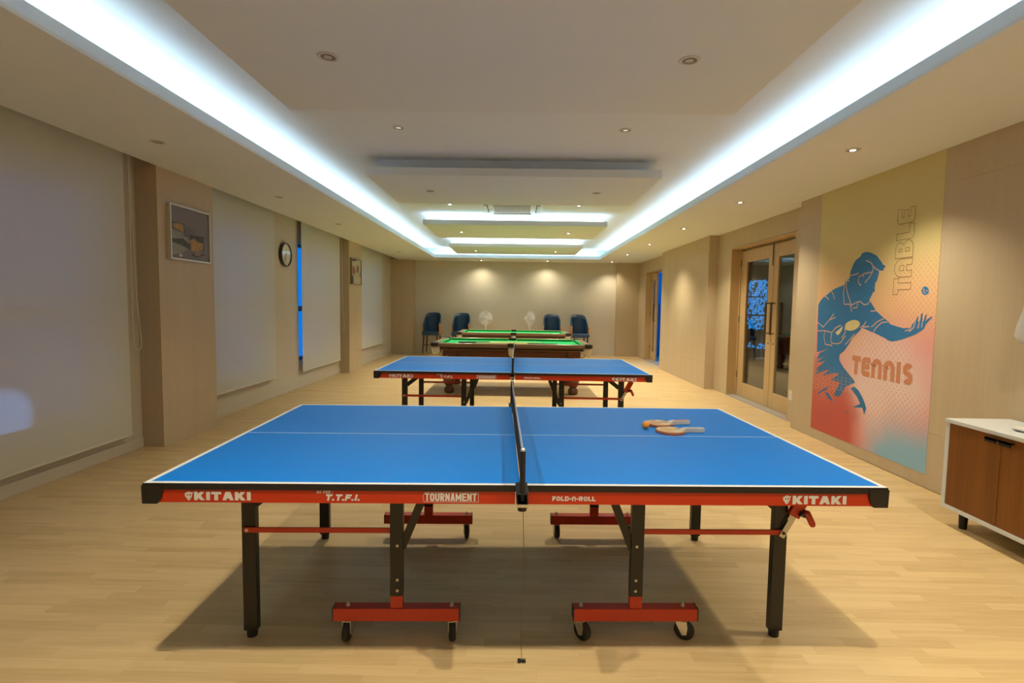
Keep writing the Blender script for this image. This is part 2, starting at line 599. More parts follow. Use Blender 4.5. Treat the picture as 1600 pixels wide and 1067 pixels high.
# ---- right wall: mural wall, door recess, pier, far door recess
DO1 = (6.72, 8.73, 2.40)
DO2 = (12.69, 14.46, 2.38)
wr = MB()
wr.box((XR + T, YF, 0), (3.72, 6.31, 2.95))
wr.box((XRD + T, 6.31, 0), (3.72, DO1[0], 2.95)).box((XRD + T, DO1[1], 0), (3.72, 9.30, 2.95)).box((XRD + T, DO1[0], DO1[2]), (3.72, DO1[1], 2.95))
wr.box((XR + T, 9.30, 0), (3.72, 12.24, 2.95))
wr.box((XRD + T, 12.24, 0), (3.72, DO2[0], 2.95)).box((XRD + T, DO2[1], 0), (3.72, YB, 2.95)).box((XRD + T, DO2[0], DO2[2]), (3.72, DO2[1], 2.95))
wall_right = tag(wr.build('wall_right', MAT['wall_core']), 'beige laminate wall with mural and two doorways on the right', kind='structure')
clad(wall_right, 'x', XR + T, -1, YF, 6.31)
clad(wall_right, 'y', 6.31, 1, XR, XRD)
clad(wall_right, 'x', XRD + T, -1, 6.31 + T, DO1[0])
clad(wall_right, 'x', XRD + T, -1, DO1[1], 9.30 - T)
clad(wall_right, 'x', XRD + T, -1, DO1[0], DO1[1], DO1[2], ZS)
clad(wall_right, 'x', XR + T, -1, 9.30, 12.24)
clad(wall_right, 'y', 9.30, -1, XR, XRD)
clad(wall_right, 'y', 12.24, 1, XR, XRD)
clad(wall_right, 'x', XRD + T, -1, 12.24 + T, DO2[0])
clad(wall_right, 'x', XRD + T, -1, DO2[1], 15.22)
clad(wall_right, 'x', XRD + T, -1, DO2[0], DO2[1], DO2[2], ZS)

wall_front = tag(MB().box((-3.83, YF - 0.2, 0), (3.72, YF, 2.95)).build('wall_front', MAT['wall']), 'beige wall behind the camera', kind='structure')

# ---- ceiling: upper slab, soffits with lips, cove strips, hung panels
ceiling = tag(MB().box((-3.9, YF - 0.2, ZU), (3.9, YB + 0.2, ZU + 0.1)).build('ceiling', MAT['ceiling']), 'white tray ceiling with cove lighting', kind='structure')
CW = 0.36                       # depth of the light trough behind the lip
for nm, a, b in (('left', (XL, YF, ZS), (LIPL, YB, ZS + 0.02)), ('right', (LIPR, YF, ZS), (XRD + T, YB, ZS + 0.02)),
                 ('far', (LIPL, LIPF, ZS), (LIPR, YB, ZS + 0.02)), ('near', (LIPL, YF, ZS), (LIPR, LIPN, ZS + 0.02))):
    MB().box(a, b).build('soffit', MAT['soffit'], ceiling)
for a, b in (((LIPL - 0.02, LIPN, ZS + 0.02), (LIPL, LIPF, 2.768)), ((LIPR, LIPN, ZS + 0.02), (LIPR + 0.02, LIPF, 2.768)),
             ((LIPL - 0.02, LIPF, ZS + 0.02), (LIPR + 0.02, LIPF + 0.02, 2.768)), ((LIPL - 0.02, LIPN - 0.02, ZS + 0.02), (LIPR + 0.02, LIPN, 2.768))):
    MB().box(a, b).build('cove_lip', MAT['lip'], ceiling)
k = CW
for a, b in (((LIPL - k - 0.02, LIPN - k, ZS + 0.02), (LIPL - k, LIPF + k, ZU)), ((LIPR + k, LIPN - k, ZS + 0.02), (LIPR + k + 0.02, LIPF + k, ZU)),
             ((LIPL - k, LIPF + k, ZS + 0.02), (LIPR + k, LIPF + k + 0.02, ZU)), ((LIPL - k, LIPN - k - 0.02, ZS + 0.02), (LIPR + k, LIPN - k, ZU))):
    MB().box(a, b).build('cove_back', MAT['ceiling'], ceiling)
# blind pocket above the left blinds
MB().box((XLW, YF, 2.86), (XL, YB, 2.90)).box((XL, YF, ZS + 0.02), (XL + 0.02, YB, 2.86)).build('blind_pocket', MAT['ceiling'], ceiling)
s = 0.10                        # strip stands this far behind the lip
for a, b in (((LIPL - s - 0.03, LIPN, ZS + 0.021), (LIPL - s, LIPF, ZS + 0.052)), ((LIPR + s, LIPN, ZS + 0.021), (LIPR + s + 0.03, LIPF, ZS + 0.052)),
             ((LIPL, LIPF + s, ZS + 0.021), (LIPR, LIPF + s + 0.03, ZS + 0.052)), ((LIPL, LIPN - s - 0.03, ZS + 0.021), (LIPR, LIPN - s, ZS + 0.052))):
    MB().box(a, b).build('light_strip', MAT['led'], ceiling)
PX0, PX1 = -1.60, 1.465
for i, (y0, y1) in enumerate(((-1.25, 0.36), (2.14, 3.755), (5.56, 7.10), (8.89, 10.60), (12.18, 13.86))):
    p = MB().box((PX0, y0, ZP), (PX1, y1, 2.832)).build('drop_panel', MAT['panel'], ceiling, bevel=0.003)
    q = 0.11
    MB().box((PX0 + q, y0 + q + 0.05, 2.832), (PX1 - q, y1 - q, ZU)).build('panel_neck', MAT['ceiling'], p)
    if i >= 3:
        st = MB()
        e = 0.05
        st.box((PX0 + e, y0 + 0.06, 2.833), (PX1 - e, y0 + 0.09, 2.843)).box((PX0 + e, y1 - 0.09, 2.833), (PX1 - e, y1 - 0.06, 2.843))
        st.box((PX0 + e, y0 + 0.09, 2.833), (PX0 + e + 0.02, y1 - 0.09, 2.843)).box((PX1 - e - 0.02, y0 + 0.09, 2.833), (PX1 - e, y1 - 0.09, 2.843))
        st.build('light_strip', MAT['led2'], p)


# ---- doors
def door_leaf(name, hinge_y, dirn, width, height, glass=(0.20, 0.155), x=3.625, th=0.045, handle=True, swing=0.0, handle_inner=True):
    """glazed leaf in the plane x, running from the hinge by dirn*width along y"""
    root = empty(name, (x, hinge_y, 0), swing)
    w = width
    g0, g1 = glass                       # hinge stile, meeting stile
    fr = MB()
    z0 = 0.012
    fr.box((0, 0, z0), (th, dirn * g0, height)).box((0, dirn * (w - g1), z0), (th, dirn * w, height))
    fr.box((0, dirn * g0, z0), (th, dirn * (w - g1), 0.235)).box((0, dirn * g0, height - 0.185), (th, dirn * (w - g1), height))
    fr.build('door_frame', MAT['doorwood'], root, bevel=0.004)
    MB().box((th * 0.4, dirn * g0, 0.235), (th * 0.6, dirn * (w - g1), height - 0.185)).build('glass_pane', MAT['doorglass'], root)
    if handle:
        hb = MB()
        for sx in (-1,):
            xx = -0.055
            yy = dirn * (w - 0.075)
            hb.cyl((xx, yy, 1.06), (xx, yy, 1.52), 0.015, n=12)
            for zz in (1.075, 1.505):
                hb.cyl((xx, yy, zz), (0.0, yy, zz), 0.009, n=10)
        xx = th + 0.055
        hb.cyl((xx, yy, 1.06), (xx, yy, 1.52), 0.015, n=12)
        for zz in (1.075, 1.505):
            hb.cyl((xx, yy, zz), (th, yy, zz), 0.009, n=10)
        hb.build('pull_handle', MAT['bronze'], root, angle=40)
    for zz in (0.30, 1.2, 2.1):
        MB().cyl((-0.008, -dirn * 0.004, zz), (-0.008, -dirn * 0.004, zz + 0.10), 0.008, n=8).build('hinge', MAT['bronze'], root)
    lk = MB().cyl((-0.004, dirn * (w - 0.07), 0.93), (0.0, dirn * (w - 0.07), 0.93), 0.014, n=14)
    lk.build('lock', MAT['bronze'], root)
    return root


def door_lining(y0, y1, h, parent_name):
    f = MB()
    f.box((XRD, y0 - 0.001, 0), (3.72, y0 + 0.02, h)).box((XRD, y1 - 0.02, 0), (3.72, y1 + 0.001, h)).box((XRD, y0 + 0.02, h - 0.02), (3.72, y1 - 0.02, h))
    # stops
    f.box((3.61, y0 + 0.02, 0.0), (3.72, y0 + 0.05, h - 0.02)).box((3.61, y1 - 0.05, 0.0), (3.72, y1 - 0.02, h - 0.02))
    f.box((3.672, y0 + 0.05, h - 0.05), (3.72, y1 - 0.05, h - 0.02))
    return tag(f.build(parent_name, MAT['doorwood'], bevel=0.003), kind='structure')


t1 = door_lining(DO1[0], DO1[1], DO1[2], 'trim_1')
t1['label'] = 'wood lining of the near double doorway'
t2 = door_lining(DO2[0], DO2[1], DO2[2], 'trim_2')
t2['label'] = 'wood lining of the far doorway'
for i, (y0, y1) in enumerate(((DO1[0], DO1[1]), (DO2[0], DO2[1]))):
    tag(MB().box((XRD + 0.002, y0, 0.0), (3.72, y1, 0.010)).build('trim_%d' % (i + 3), MAT['stone'], bevel=0.003),
        ('grey stone threshold of the near double doorway', 'grey stone threshold of the far doorway')[i], kind='structure')
H1 = DO1[2] - 0.055
d1 = door_leaf('door_1', 8.675, -1, 1.09, H1)
tag(d1, 'glazed pale wood door leaf, further one of the near pair', kind='structure')
d2 = door_leaf('door_2', 6.775, 1, 0.80, H1, glass=(0.12, 0.12))
tag(d2, 'glazed pale wood door leaf beside the mural wall', kind='structure')
# shoot bolt hanging at the top of the meeting stile
MB().box((-0.012, -1.07, H1 - 0.30), (0.0, -1.055, H1 + 0.01)).build('bolt', MAT['bronze'], d1)
H2 = DO2[2] - 0.055
d3 = door_leaf('door_3', 14.405, -1, 0.50, H2, glass=(0.14, 0.14))
tag(d3, 'closed glazed wood leaf of the far doorway', kind='structure')
d4 = door_leaf('door_4', 12.745, 1, 0.66, H2, glass=(0.14, 0.14), swing=R(-112))
tag(d4, 'open wood leaf swung away into the blue room beyond the far doorway', kind='structure')

# ---- rooms seen through the doors
cor = MB()
cor.box((3.72, 4.0, -0.08), (6.4, 15.4, 0.0))
tag(cor.build('floor', M_('corridor_tile', (0.42, 0.36, 0.27), 0.3, noise=0.06, nscale=8)), 'tiled corridor floor beyond the doors', kind='structure')
cw = MB().box((6.4, 4.0, 0), (6.5, 15.5, 2.9)).box((3.72, 3.9, 0), (6.4, 4.0, 2.9)).box((3.72, 15.4, 0), (6.4, 15.5, 2.9))
tag(cw.build('wall_corridor', M_('corridor_wall', (0.30, 0.27, 0.24), 0.7, noise=0.03)), 'dim corridor wall beyond the doors', kind='structure')
tag(MB().box((3.72, 3.9, 2.75), (6.5, 15.5, 2.85)).build('ceiling', MAT['ceiling']), 'corridor ceiling beyond the doors', kind='structure')
tag(MB().box((3.72, 12.2, 0), (6.4, 12.3, 2.75)).build('wall_partition', M_('blue_room_wall', (0.05, 0.16, 0.42), 0.6, noise=0.05)),  # blue light of the room put into the partition colour
    'partition between corridor and blue room', kind='structure')
bw = M_('blue_room_light_tint', (0.02, 0.24, 0.44), 0.6, noise=0.05)  # lining colour carries the blue light that falls in this room
tag(MB().box((3.72, 15.385, 0), (6.4, 15.399, 2.75)).box((6.385, 12.3, 0), (6.399, 15.385, 2.75)).build('wall_blue_room', bw), 'wall beyond the far doorway with its blue light painted in', kind='structure')

# ================================================================== CORRIDOR FITTINGS
# pierced screen with blue light behind it, seen through the door glass
scr = empty('lattice_screen', (4.95, 11.3, 0), 0)
tag(scr, 'dark screen with blue backlit leaf lattice seen through door glass', 'screen')
navy = M_('screen_navy', (0.030, 0.032, 0.055), 0.35, noise=0.1)
blue_glow = M_('lattice_blue_light', (0.02, 0.2, 0.6), 0.5, emis=(0.0, 0.40, 0.95), es=0.5)
MB().box((0.05, -0.70, 0.0), (0.12, 0.55, 2.7)).build('back_board', navy, scr)
rnd = random.Random(9)
for blk, (z0, z1, n, dens) in enumerate(((1.0, 1.28, 60, 1), (1.31, 1.66, 80, 1), (1.69, 2.02, 80, 1), (0.60, 0.72, 16, 1))):
    lt = MB()
    ny, nzv = 15, max(2, int((z1 - z0) / 0.042))
    for iy in range(ny):
        for iz in range(nzv):
            if rnd.random() < 0.30 or (blk == 3 and rnd.random() < 0.35):
                continue
            cy = -0.62 + (iy + 0.5 + rnd.uniform(-.18, .18)) * 0.072
            cz = z0 + (iz + 0.5 + rnd.uniform(-.18, .18)) * (z1 - z0) / nzv
            a = rnd.uniform(0, pi)
            l, w = rnd.uniform(0.024, 0.036), rnd.uniform(0.012, 0.022)
            pl = []
            for k in range(8):
                t = 2 * pi * k / 8
                px, pz = l * cos(t), w * sin(t) * (1.0 if k % 2 == 0 else 0.8)
                pl.append((cy + px * cos(a) - pz * sin(a), cz + px * sin(a) + pz * cos(a)))
            lt.prism(pl, lambda p, q: (0.035, p, q), lambda p, q: (0.05, p, q))
    tag(lt.build('lattice_light', blue_glow, scr), kind='stuff')

bl_light = bpy.data.lights.new('blue_room_light', 'POINT')
bl_light.color = (0.0, 0.36, 1.0)
bl_light.energy = 60
bl_light.shadow_soft_size = 0.12
# round wall lamp that lights the blue room
wl_ = empty('wall_lamp', (5.6, 15.36, 2.0), 0)
tag(wl_, 'blue wall lamp inside the room beyond the far doorway', 'lamp')
MB().cyl((0, 0.035, 0), (0, 0.005, 0), 0.09, n=24).build('back_plate', MAT['bronze'], wl_)
MB().lathe([(0.0, -0.07), (0.05, -0.06), (0.08, -0.02), (0.085, 0.0)], (0, 0.0, 0), 20, Matrix.Rotation(R(-90), 3, 'X')).build('shade', M_('blue_lamp_glass', (0.05, 0.3, 0.9), 0.3, emis=(0.02, 0.25, 1.0), es=4.0), wl_)
lo = bpy.data.objects.new('blue_room_light', bl_light)
COL.objects.link(lo)
lo.location = (0, -0.25, 0)
lo.parent = wl_
# dark stool and console in the corridor, glimpsed through the right-hand pane
st = empty('corridor_chair', (4.75, 8.75, 0), 0.5)
tag(st, 'dark chair in the corridor, seen through the door pane beside the mural wall', 'chair')
blk = M_('dark_leather', (0.015, 0.013, 0.012), 0.4, noise=0.1)
MB().box((-0.24, -0.24, 0.42), (0.24, 0.24, 0.52)).build('seat', blk, st, bevel=0.03)
MB().box((-0.24, 0.18, 0.52), (0.24, 0.26, 0.98)).build('backrest', blk, st, bevel=0.03)
MB().cyl((0, 0, 0.07), (0, 0, 0.42), 0.03).build('pillar', blk, st)
for k in range(5):
    a = 2 * pi * k / 5
    MB().bar((0, 0, 0.08), (0.28 * cos(a), 0.28 * sin(a), 0.04), 0.04, 0.03).build('leg', blk, st)
    MB().cyl((0.27 * cos(a) - .01, 0.27 * sin(a), 0.025), (0.27 * cos(a) + .01, 0.27 * sin(a), 0.025), 0.025, n=12).build('caster', blk, st)

# ================================================================== CEILING FITTINGS
DLM = {}


def downlight(x, y, z, watts, label, lit=True, group='recessed ceiling downlights', warm=WARM, cone=115):
    root = empty('downlight', (x, y, z))
    tag(root, label, 'downlight', group)
    if 'ring' not in DLM:
        DLM['ring'] = MB().lathe([(0.038, -0.0005), (0.040, -0.005), (0.049, -0.006), (0.056, -0.003), (0.057, 0.0)], n=28).mesh('trim_ring', True)
        DLM['ring'].materials.append(MAT['ring'])
        DLM['refl'] = MB().lathe([(0.0, -0.0006), (0.026, -0.0008), (0.039, -0.0042)], n=24).mesh('reflector', True)
        DLM['refl'].materials.append(MAT['chrome'])
        for nm in ('lamp_on', 'lamp_off', 'lamp_dim'):
            DLM[nm] = MB().lathe([(0.0, -0.0045), (0.022, -0.0042), (0.029, -0.002)], n=18).mesh('lamp', True)
            DLM[nm].materials.append(MAT[nm])
    for nm, me in (('trim_ring', DLM['ring']), ('reflector', DLM['refl']), ('lamp', DLM[lit if isinstance(lit, str) else ('lamp_on' if lit else 'lamp_off')])):
        o = bpy.data.objects.new(nm, me)
        COL.objects.link(o)
        o.parent = root
    if watts:
        key = (watts, cone)
        if key not in DLM:
            l = bpy.data.lights.new('downlight_beam', 'SPOT')
            l.energy = watts
            l.color = warm
            l.spot_size = R(cone)
            l.spot_blend = 1.0
            l.shadow_soft_size = 0.028
            DLM[key] = l
        o = bpy.data.objects.new('downlight_beam', DLM[key])
        COL.objects.link(o)
        o.parent = root
        o.location = (0, 0, -0.03)
    return root


ORD = ('nearest to the camera', 'second from the camera', 'third from the camera', 'fourth from the camera', 'fifth from the camera', 'sixth from the camera')
for i, y in enumerate((4.28, 6.39, 8.53, 10.70, 12.84, 14.95)):
    downlight(2.62, y, ZS, P_SOFF * (1.0 if y < 8 else 1.25 if y < 14 else 0.5), 'lit round downlight in the right soffit, %s in its row' % ORD[i])
for i, y in enumerate((4.28, 6.42, 8.53, 12.84)):
    downlight(-2.89, y, ZS, 0, 'unlit round downlight in the left soffit, %s in its row' % ORD[i], lit=False)
for i, y in enumerate((2.95, 6.31, 9.77, 13.07)):
    for x, sd in ((-1.05, 'left'), (0.905, 'right')):
        lit = i >= 2
        downlight(x, y, ZP, P_PANEL if lit else 0, '%s downlight at %s in the hung ceiling panel %s' % ('lit' if lit else 'unlit', sd, ORD[i]), lit=lit)
for i, y in enumerate((4.70, 8.18, 11.65)):
    for x, sd in ((-1.06, 'left'), (0.91, 'right')):
        downlight(x, y, ZU, P_CEIL * (1.1, 1.7, 2.4)[i], '%s downlight in the upper ceiling, in the %s gap between hung panels' % (sd, ('nearest', 'middle', 'farthest')[i]), lit='lamp_dim' if i == 0 else True)
for x, sd in ((-1.05, 'left'), (0.82, 'right')):
    downlight(x, 15.0, ZS, P_BACK, 'lit downlight in the far soffit close above the back wall, %s one' % sd, cone=140)
# the same rows go on over and behind the camera
for y, wh in ((2.14, 'above the near end of the sideboard'), (0.0, 'beside the camera')):
    downlight(2.62, y, ZS, P_SOFF, 'round downlight of the right soffit %s, out of view' % wh)
for y, wh in ((1.25, 'just before'), (-2.0, 'behind')):
    for x, sd in ((-1.03, 'left'), (0.92, 'right')):
        downlight(x, y, ZU, P_CEIL * 1.35, '%s downlight of the upper ceiling %s the camera, out of view' % (sd, wh))

# ---- air-conditioning cassette
ac = empty('ceiling_cassette', (-0.11, 8.36, ZU))
tag(ac, 'white four-way air conditioning cassette in the ceiling', 'air conditioner')
body = MB().prism([(-0.50, -0.48), (-0.48, -0.50), (0.48, -0.50), (0.50, -0.48), (0.50, 0.48), (0.48, 0.50), (-0.48, 0.50), (-0.50, 0.48)],
                  lambda a, b: (a, b, 0.0), lambda a, b: (a * 0.985, b * 0.985, -0.028))
body.build('fascia', MAT['white_plastic'], ac)
MB().box((-0.285, -0.285, -0.030), (0.285, 0.285, -0.028)).build('grille_opening', MAT['grille'], ac)
for k in range(12):
    yy = -0.275 + k * 0.05
    MB().box((-0.285, yy - 0.008, -0.036), (0.285, yy + 0.008, -0.030)).build('grille_slat', MAT['white_plastic'], ac)
cr = MB()
for k in range(24):
    xx = -0.276 + k * 0.024
    cr.box((xx - 0.003, -0.285, -0.034), (xx + 0.003, 0.285, -0.0302))
cr.build('grille_cross_bars', MAT['white_plastic'], ac)
for k in range(4):
    a = k * pi / 2
    Mz = Matrix.Rotation(a, 3, 'Z')
    MB().obox(Mz @ Vector((0.395, 0, -0.0295)), (0.055, 0.62, 0.003), Mz).build('air_slot', MAT['grille'], ac)
    MB().obox(Mz @ Vector((0.405, 0, -0.036)), (0.040, 0.60, 0.008), Mz @ Matrix.Rotation(R(14), 3, 'Y')).build('air_vane', MAT['white_plastic'], ac)
MB().box((-0.345, 0.05, -0.031), (-0.315, 0.09, -0.028)).build('sensor_window', MAT['grille'], ac)

# ================================================================== LEFT WALL FITTINGS
for i, (y0, y1, zb, lab) in enumerate(((2.18, 4.78, 0.168, 'wide beige roller blind hanging nearest the camera, before the first column'),
                                       (5.94, 7.72, 0.30, 'beige roller blind between the grey abstract picture and the clock'),
                                       (8.67, 10.55, 0.27, 'beige roller blind with a blue gap of window beside it'),
                                       (11.54, 13.88, 0.372, 'beige roller blind farthest from the camera, beyond the second column'))):
    b_ = empty('roller_blind', (-3.55, (y0 + y1) / 2, zb))
    tag(b_, lab, 'blind', 'roller blinds on the left windows')
    hw = (y1 - y0) / 2
    fab = MB()
    n = 40
    ztop = 2.79 - zb
    # cloth with very slight waviness across its width
    for r, zz in enumerate((0.02, ztop * 0.5, ztop)):
        for q in range(n + 1):
            t = q / n
            fab.v.append((0.004 * sin(t * 9 + i) * (1 - r * 0.45), -hw + 2 * hw * t, zz))
    for r in range(2):
        for q in range(n):
            fab.f.append((r * (n + 1) + q, r * (n + 1) + q + 1, (r + 1) * (n + 1) + q + 1, (r + 1) * (n + 1) + q))
    fab.build('fabric', MAT['blind'], b_, smooth=True)
    MB().box((-0.005, -hw, 0.0), (0.007, hw, 0.020)).build('bottom_bar', MAT['blind_bar'], b_, bevel=0.004)
    MB().cyl((0, -hw, ztop + 0.0), (0, hw, ztop + 0.0), 0.030, n=16).build('roller_tube', MAT['blind_bar'], b_)
    if i in (0, 2):
        zc = (0.95 if i == 0 else 0.85) - zb
        yy = hw + 0.035
        pts = [(0.02, yy, ztop)] + [(0.02, yy + 0.004 * sin(k), ztop + (zc + 0.08 - ztop) * k / 6) for k in range(1, 7)]
        pts += [(0.03, yy + 0.012, zc + 0.02), (0.04, yy + 0.03, zc), (0.05, yy + 0.05, zc + 0.03)]
        pts += [(0.05, yy + 0.055, zc + 0.10), (0.03, yy + 0.04, zc + 0.5), (0.02, yy + 0.015, ztop)]
        MB().tube(pts, 0.0035, 6).build('bead_chain', MAT['chain'], b_)

# ---- wall clock
ck = empty('wall_clock', (XLW, 8.18, 2.15))
tag(ck, 'round wall clock with dark rim and cream face between two blinds', 'clock')
RY = Matrix.Rotation(R(90), 3, 'Y')
rim = M_('clock_rim', (0.05, 0.035, 0.025), 0.35, noise=0.05)
MB().lathe([(0.0, 0.0), (0.178, 0.0), (0.184, 0.01), (0.184, 0.045), (0.178, 0.052), (0.166, 0.050), (0.164, 0.030)], n=40, M=RY).build('rim', rim, ck, angle=40)
MB().lathe([(0.0, 0.031), (0.166, 0.030)], n=40, M=RY).build('dial', M_('clock_dial', (0.78, 0.72, 0.56), 0.5, noise=0.02), ck)
dk = M_('clock_hand', (0.04, 0.03, 0.02), 0.4, noise=0.05)
for ang, ln, w in ((-150, 0.085, 0.010), (-160, 0.12, 0.007), (10, 0.09, 0.004)):
    a = R(ang)
    MB().bar((0.034, -0.02 * sin(a), -0.02 * cos(a)), (0.034, ln * sin(a), ln * cos(a)), w, 0.002, (1, 0, 0)).build('hand', dk, ck)
for k in range(12):
    a = k * pi / 6
    MB().bar((0.0325, 0.135 * sin(a), 0.135 * cos(a)), (0.0325, 0.155 * sin(a), 0.155 * cos(a)), 0.006, 0.001, (1, 0, 0)).build('hour_mark', dk, ck)
MB().lathe([(0.0, 0.036), (0.010, 0.036), (0.010, 0.031)], n=16, M=RY).build('hub', dk, ck)
MB().lathe([(0.0, 0.0462), (0.165, 0.0458)], n=40, M=RY).build('glass', glass_mat('clock_glass', (1, 1, 1), 0.03), ck)


# ---- framed pictures on the columns
def picture(y0, y1, z0, z1, label, canvas, patches, frame_mat):
    p = empty('framed_picture', (XL, (y0 + y1) / 2, z0))
    tag(p, label, 'picture')
    hw, h = (y1 - y0) / 2, z1 - z0
    f = MB()
    t, d = 0.016, 0.042
    f.box((0, -hw, 0), (d, -hw + t, h)).box((0, hw - t, 0), (d, hw, h)).box((0, -hw + t, 0), (d, hw - t, t)).box((0, -hw + t, h - t), (d, hw - t, h))
    f.build('frame', frame_mat, p, bevel=0.002)
    MB().box((0.002, -hw + t, t), (0.028, hw - t, h - t)).build('canvas', canvas, p)
    for k, (m, pts) in enumerate(patches):
        # (u, v) with u measured from the near edge, painted on the canvas
        F = lambda u, v, k=k: (0.0284 + 0.00025 * k, -hw + t + u * (2 * hw - 2 * t), t + v * (h - 2 * t))
        MB().poly(pts, F).build('painted_patch', m, p)
    return p


def pm(name, col, n=0.5, s=18):
    return M_(name, col, 0.6, noise=n, nscale=s)


silver = M_('picture_frame_silver', (0.62, 0.58, 0.48), 0.35, 0.4, noise=0.03)
grey = pm('paint_mauve_grey', (0.20, 0.165, 0.16), 0.12, 5)
och, dgr, pal, mid = pm('paint_ochre', (0.42, 0.24, 0.06), 0.6, 25), pm('paint_dark_green_grey', (0.065, 0.065, 0.05), 0.6, 20), pm('paint_pale_green_grey', (0.27, 0.26, 0.19), 0.4, 14), pm('paint_slate', (0.14, 0.13, 0.12), 0.3, 10)
pink = pm('paint_dusty_pink', (0.30, 0.17, 0.15), 0.4, 20)
picture(5.135, 5.80, 1.825, 2.365, 'square abstract picture in grey and ochre on the nearest column', grey, [
    (pal, [(0.0, 0.05), (0.22, 0.09), (0.45, 0.22), (0.50, 0.36), (0.32, 0.50), (0.0, 0.56)]),
    (mid, [(0.30, 0.45), (0.62, 0.40), (0.60, 0.58), (0.50, 0.66), (0.40, 0.66)]),
    (dgr, [(0.02, 0.68), (0.34, 0.70), (0.36, 0.52), (0.06, 0.55)]),
    (och, [(0.05, 0.66), (0.31, 0.69), (0.33, 0.53), (0.08, 0.57)]),
    (dgr, [(0.0, 0.36), (0.30, 0.40), (0.50, 0.30), (0.48, 0.20), (0.26, 0.26), (0.0, 0.30)]),
    (dgr, [(0.46, 0.50), (0.86, 0.52), (0.86, 0.22), (0.48, 0.20)]),
    (och, [(0.48, 0.40), (0.60, 0.44), (0.70, 0.38), (0.84, 0.38), (0.82, 0.24), (0.64, 0.18), (0.50, 0.20)]),
    (pink, [(0.55, 0.13), (0.74, 0.19), (0.78, 0.12), (0.60, 0.07)]),
    (dgr, [(0.50, 0.09), (0.58, 0.17), (0.60, 0.10), (0.72, 0.10), (0.78, 0.15), (0.92, 0.16), (0.80, 0.11), (0.62, 0.06)]),
    (pm('paint_white', (0.55, 0.52, 0.46), 0.2), [(0.18, 0.05), (0.22, 0.10), (0.28, 0.06), (0.24, 0.03)])], silver)
cream = pm('paint_cream', (0.46, 0.40, 0.24), 0.25, 8)
bron = M_('picture_frame_dark', (0.20, 0.15, 0.09), 0.4, noise=0.05)
picture(10.73, 11.40, 1.81, 2.34, 'smaller dark-framed abstract picture in cream and rust on the second column', cream, [
    (pm('paint_dark', (0.06, 0.06, 0.055), 0.5), [(0.0, 0.0), (0.22, 0.0), (0.20, 0.28), (0.10, 0.36), (0.0, 0.36)]),
    (pm('paint_rust', (0.30, 0.10, 0.06), 0.5), [(0.10, 0.40), (0.34, 0.34), (0.42, 0.55), (0.24, 0.72), (0.08, 0.68)]),
    (pm('paint_olive', (0.16, 0.12, 0.06), 0.5), [(0.5, 0.45), (0.72, 0.5), (0.78, 0.72), (0.6, 0.8), (0.52, 0.65)]),
    (dgr, [(0.0, 0.90), (0.20, 1.0), (0.5, 1.0), (0.46, 0.93), (0.2, 0.92)]),
    (mid, [(0.84, 0.3), (0.96, 0.34), (0.94, 0.6), (0.86, 0.52)])], bron)

# ---- unseen lamp added outside the first window, throws a blue patch on the blind
gl_ = empty('added_patch_lamp', (-4.75, 3.60, 0))
tag(gl_, 'unseen lamp added outside to throw a blue patch low on the nearest blind', 'lamp')
MB().cyl((0, 0, 0), (0, 0, 0.50), 0.02, n=14).build('post', MAT['alu'], gl_)
MB().lathe([(0.0, 0.0), (0.09, 0.0), (0.09, 0.015), (0.0, 0.015)], n=20).build('base', MAT['alu'], gl_)
MB().box((-0.05, -0.10, 0.50), (0.03, 0.10, 0.66)).build('head', MAT['alu'], gl_, bevel=0.008)
MB().box((0.030, -0.085, 0.515), (0.034, 0.085, 0.645)).build('lens', M_('added_patch_lens', (0.3, 0.5, 0.9), 0.2, emis=(0.25, 0.5, 1.0), es=2.0), gl_)
fl_ = bpy.data.lights.new('added_patch_beam', 'SPOT')
fl_.energy = 90
fl_.color = (0.22, 0.48, 1.0)
fl_.spot_size = R(23)
fl_.spot_blend = 0.55
fl_.use_square = True
fl_.shadow_soft_size = 0.02
fo = bpy.data.objects.new('added_patch_beam', fl_)
COL.objects.link(fo)
fo.parent = gl_
fo.location = (0.05, 0, 0.58)
fo.rotation_euler = (R(90), 0, R(-90))


# ================================================================== LETTERING
def arc(cx, cy, r, a0, a1, n=6):
    return [(cx + r * cos(R(a0 + (a1 - a0) * i / n)), cy + r * sin(R(a0 + (a1 - a0) * i / n))) for i in range(n + 1)]


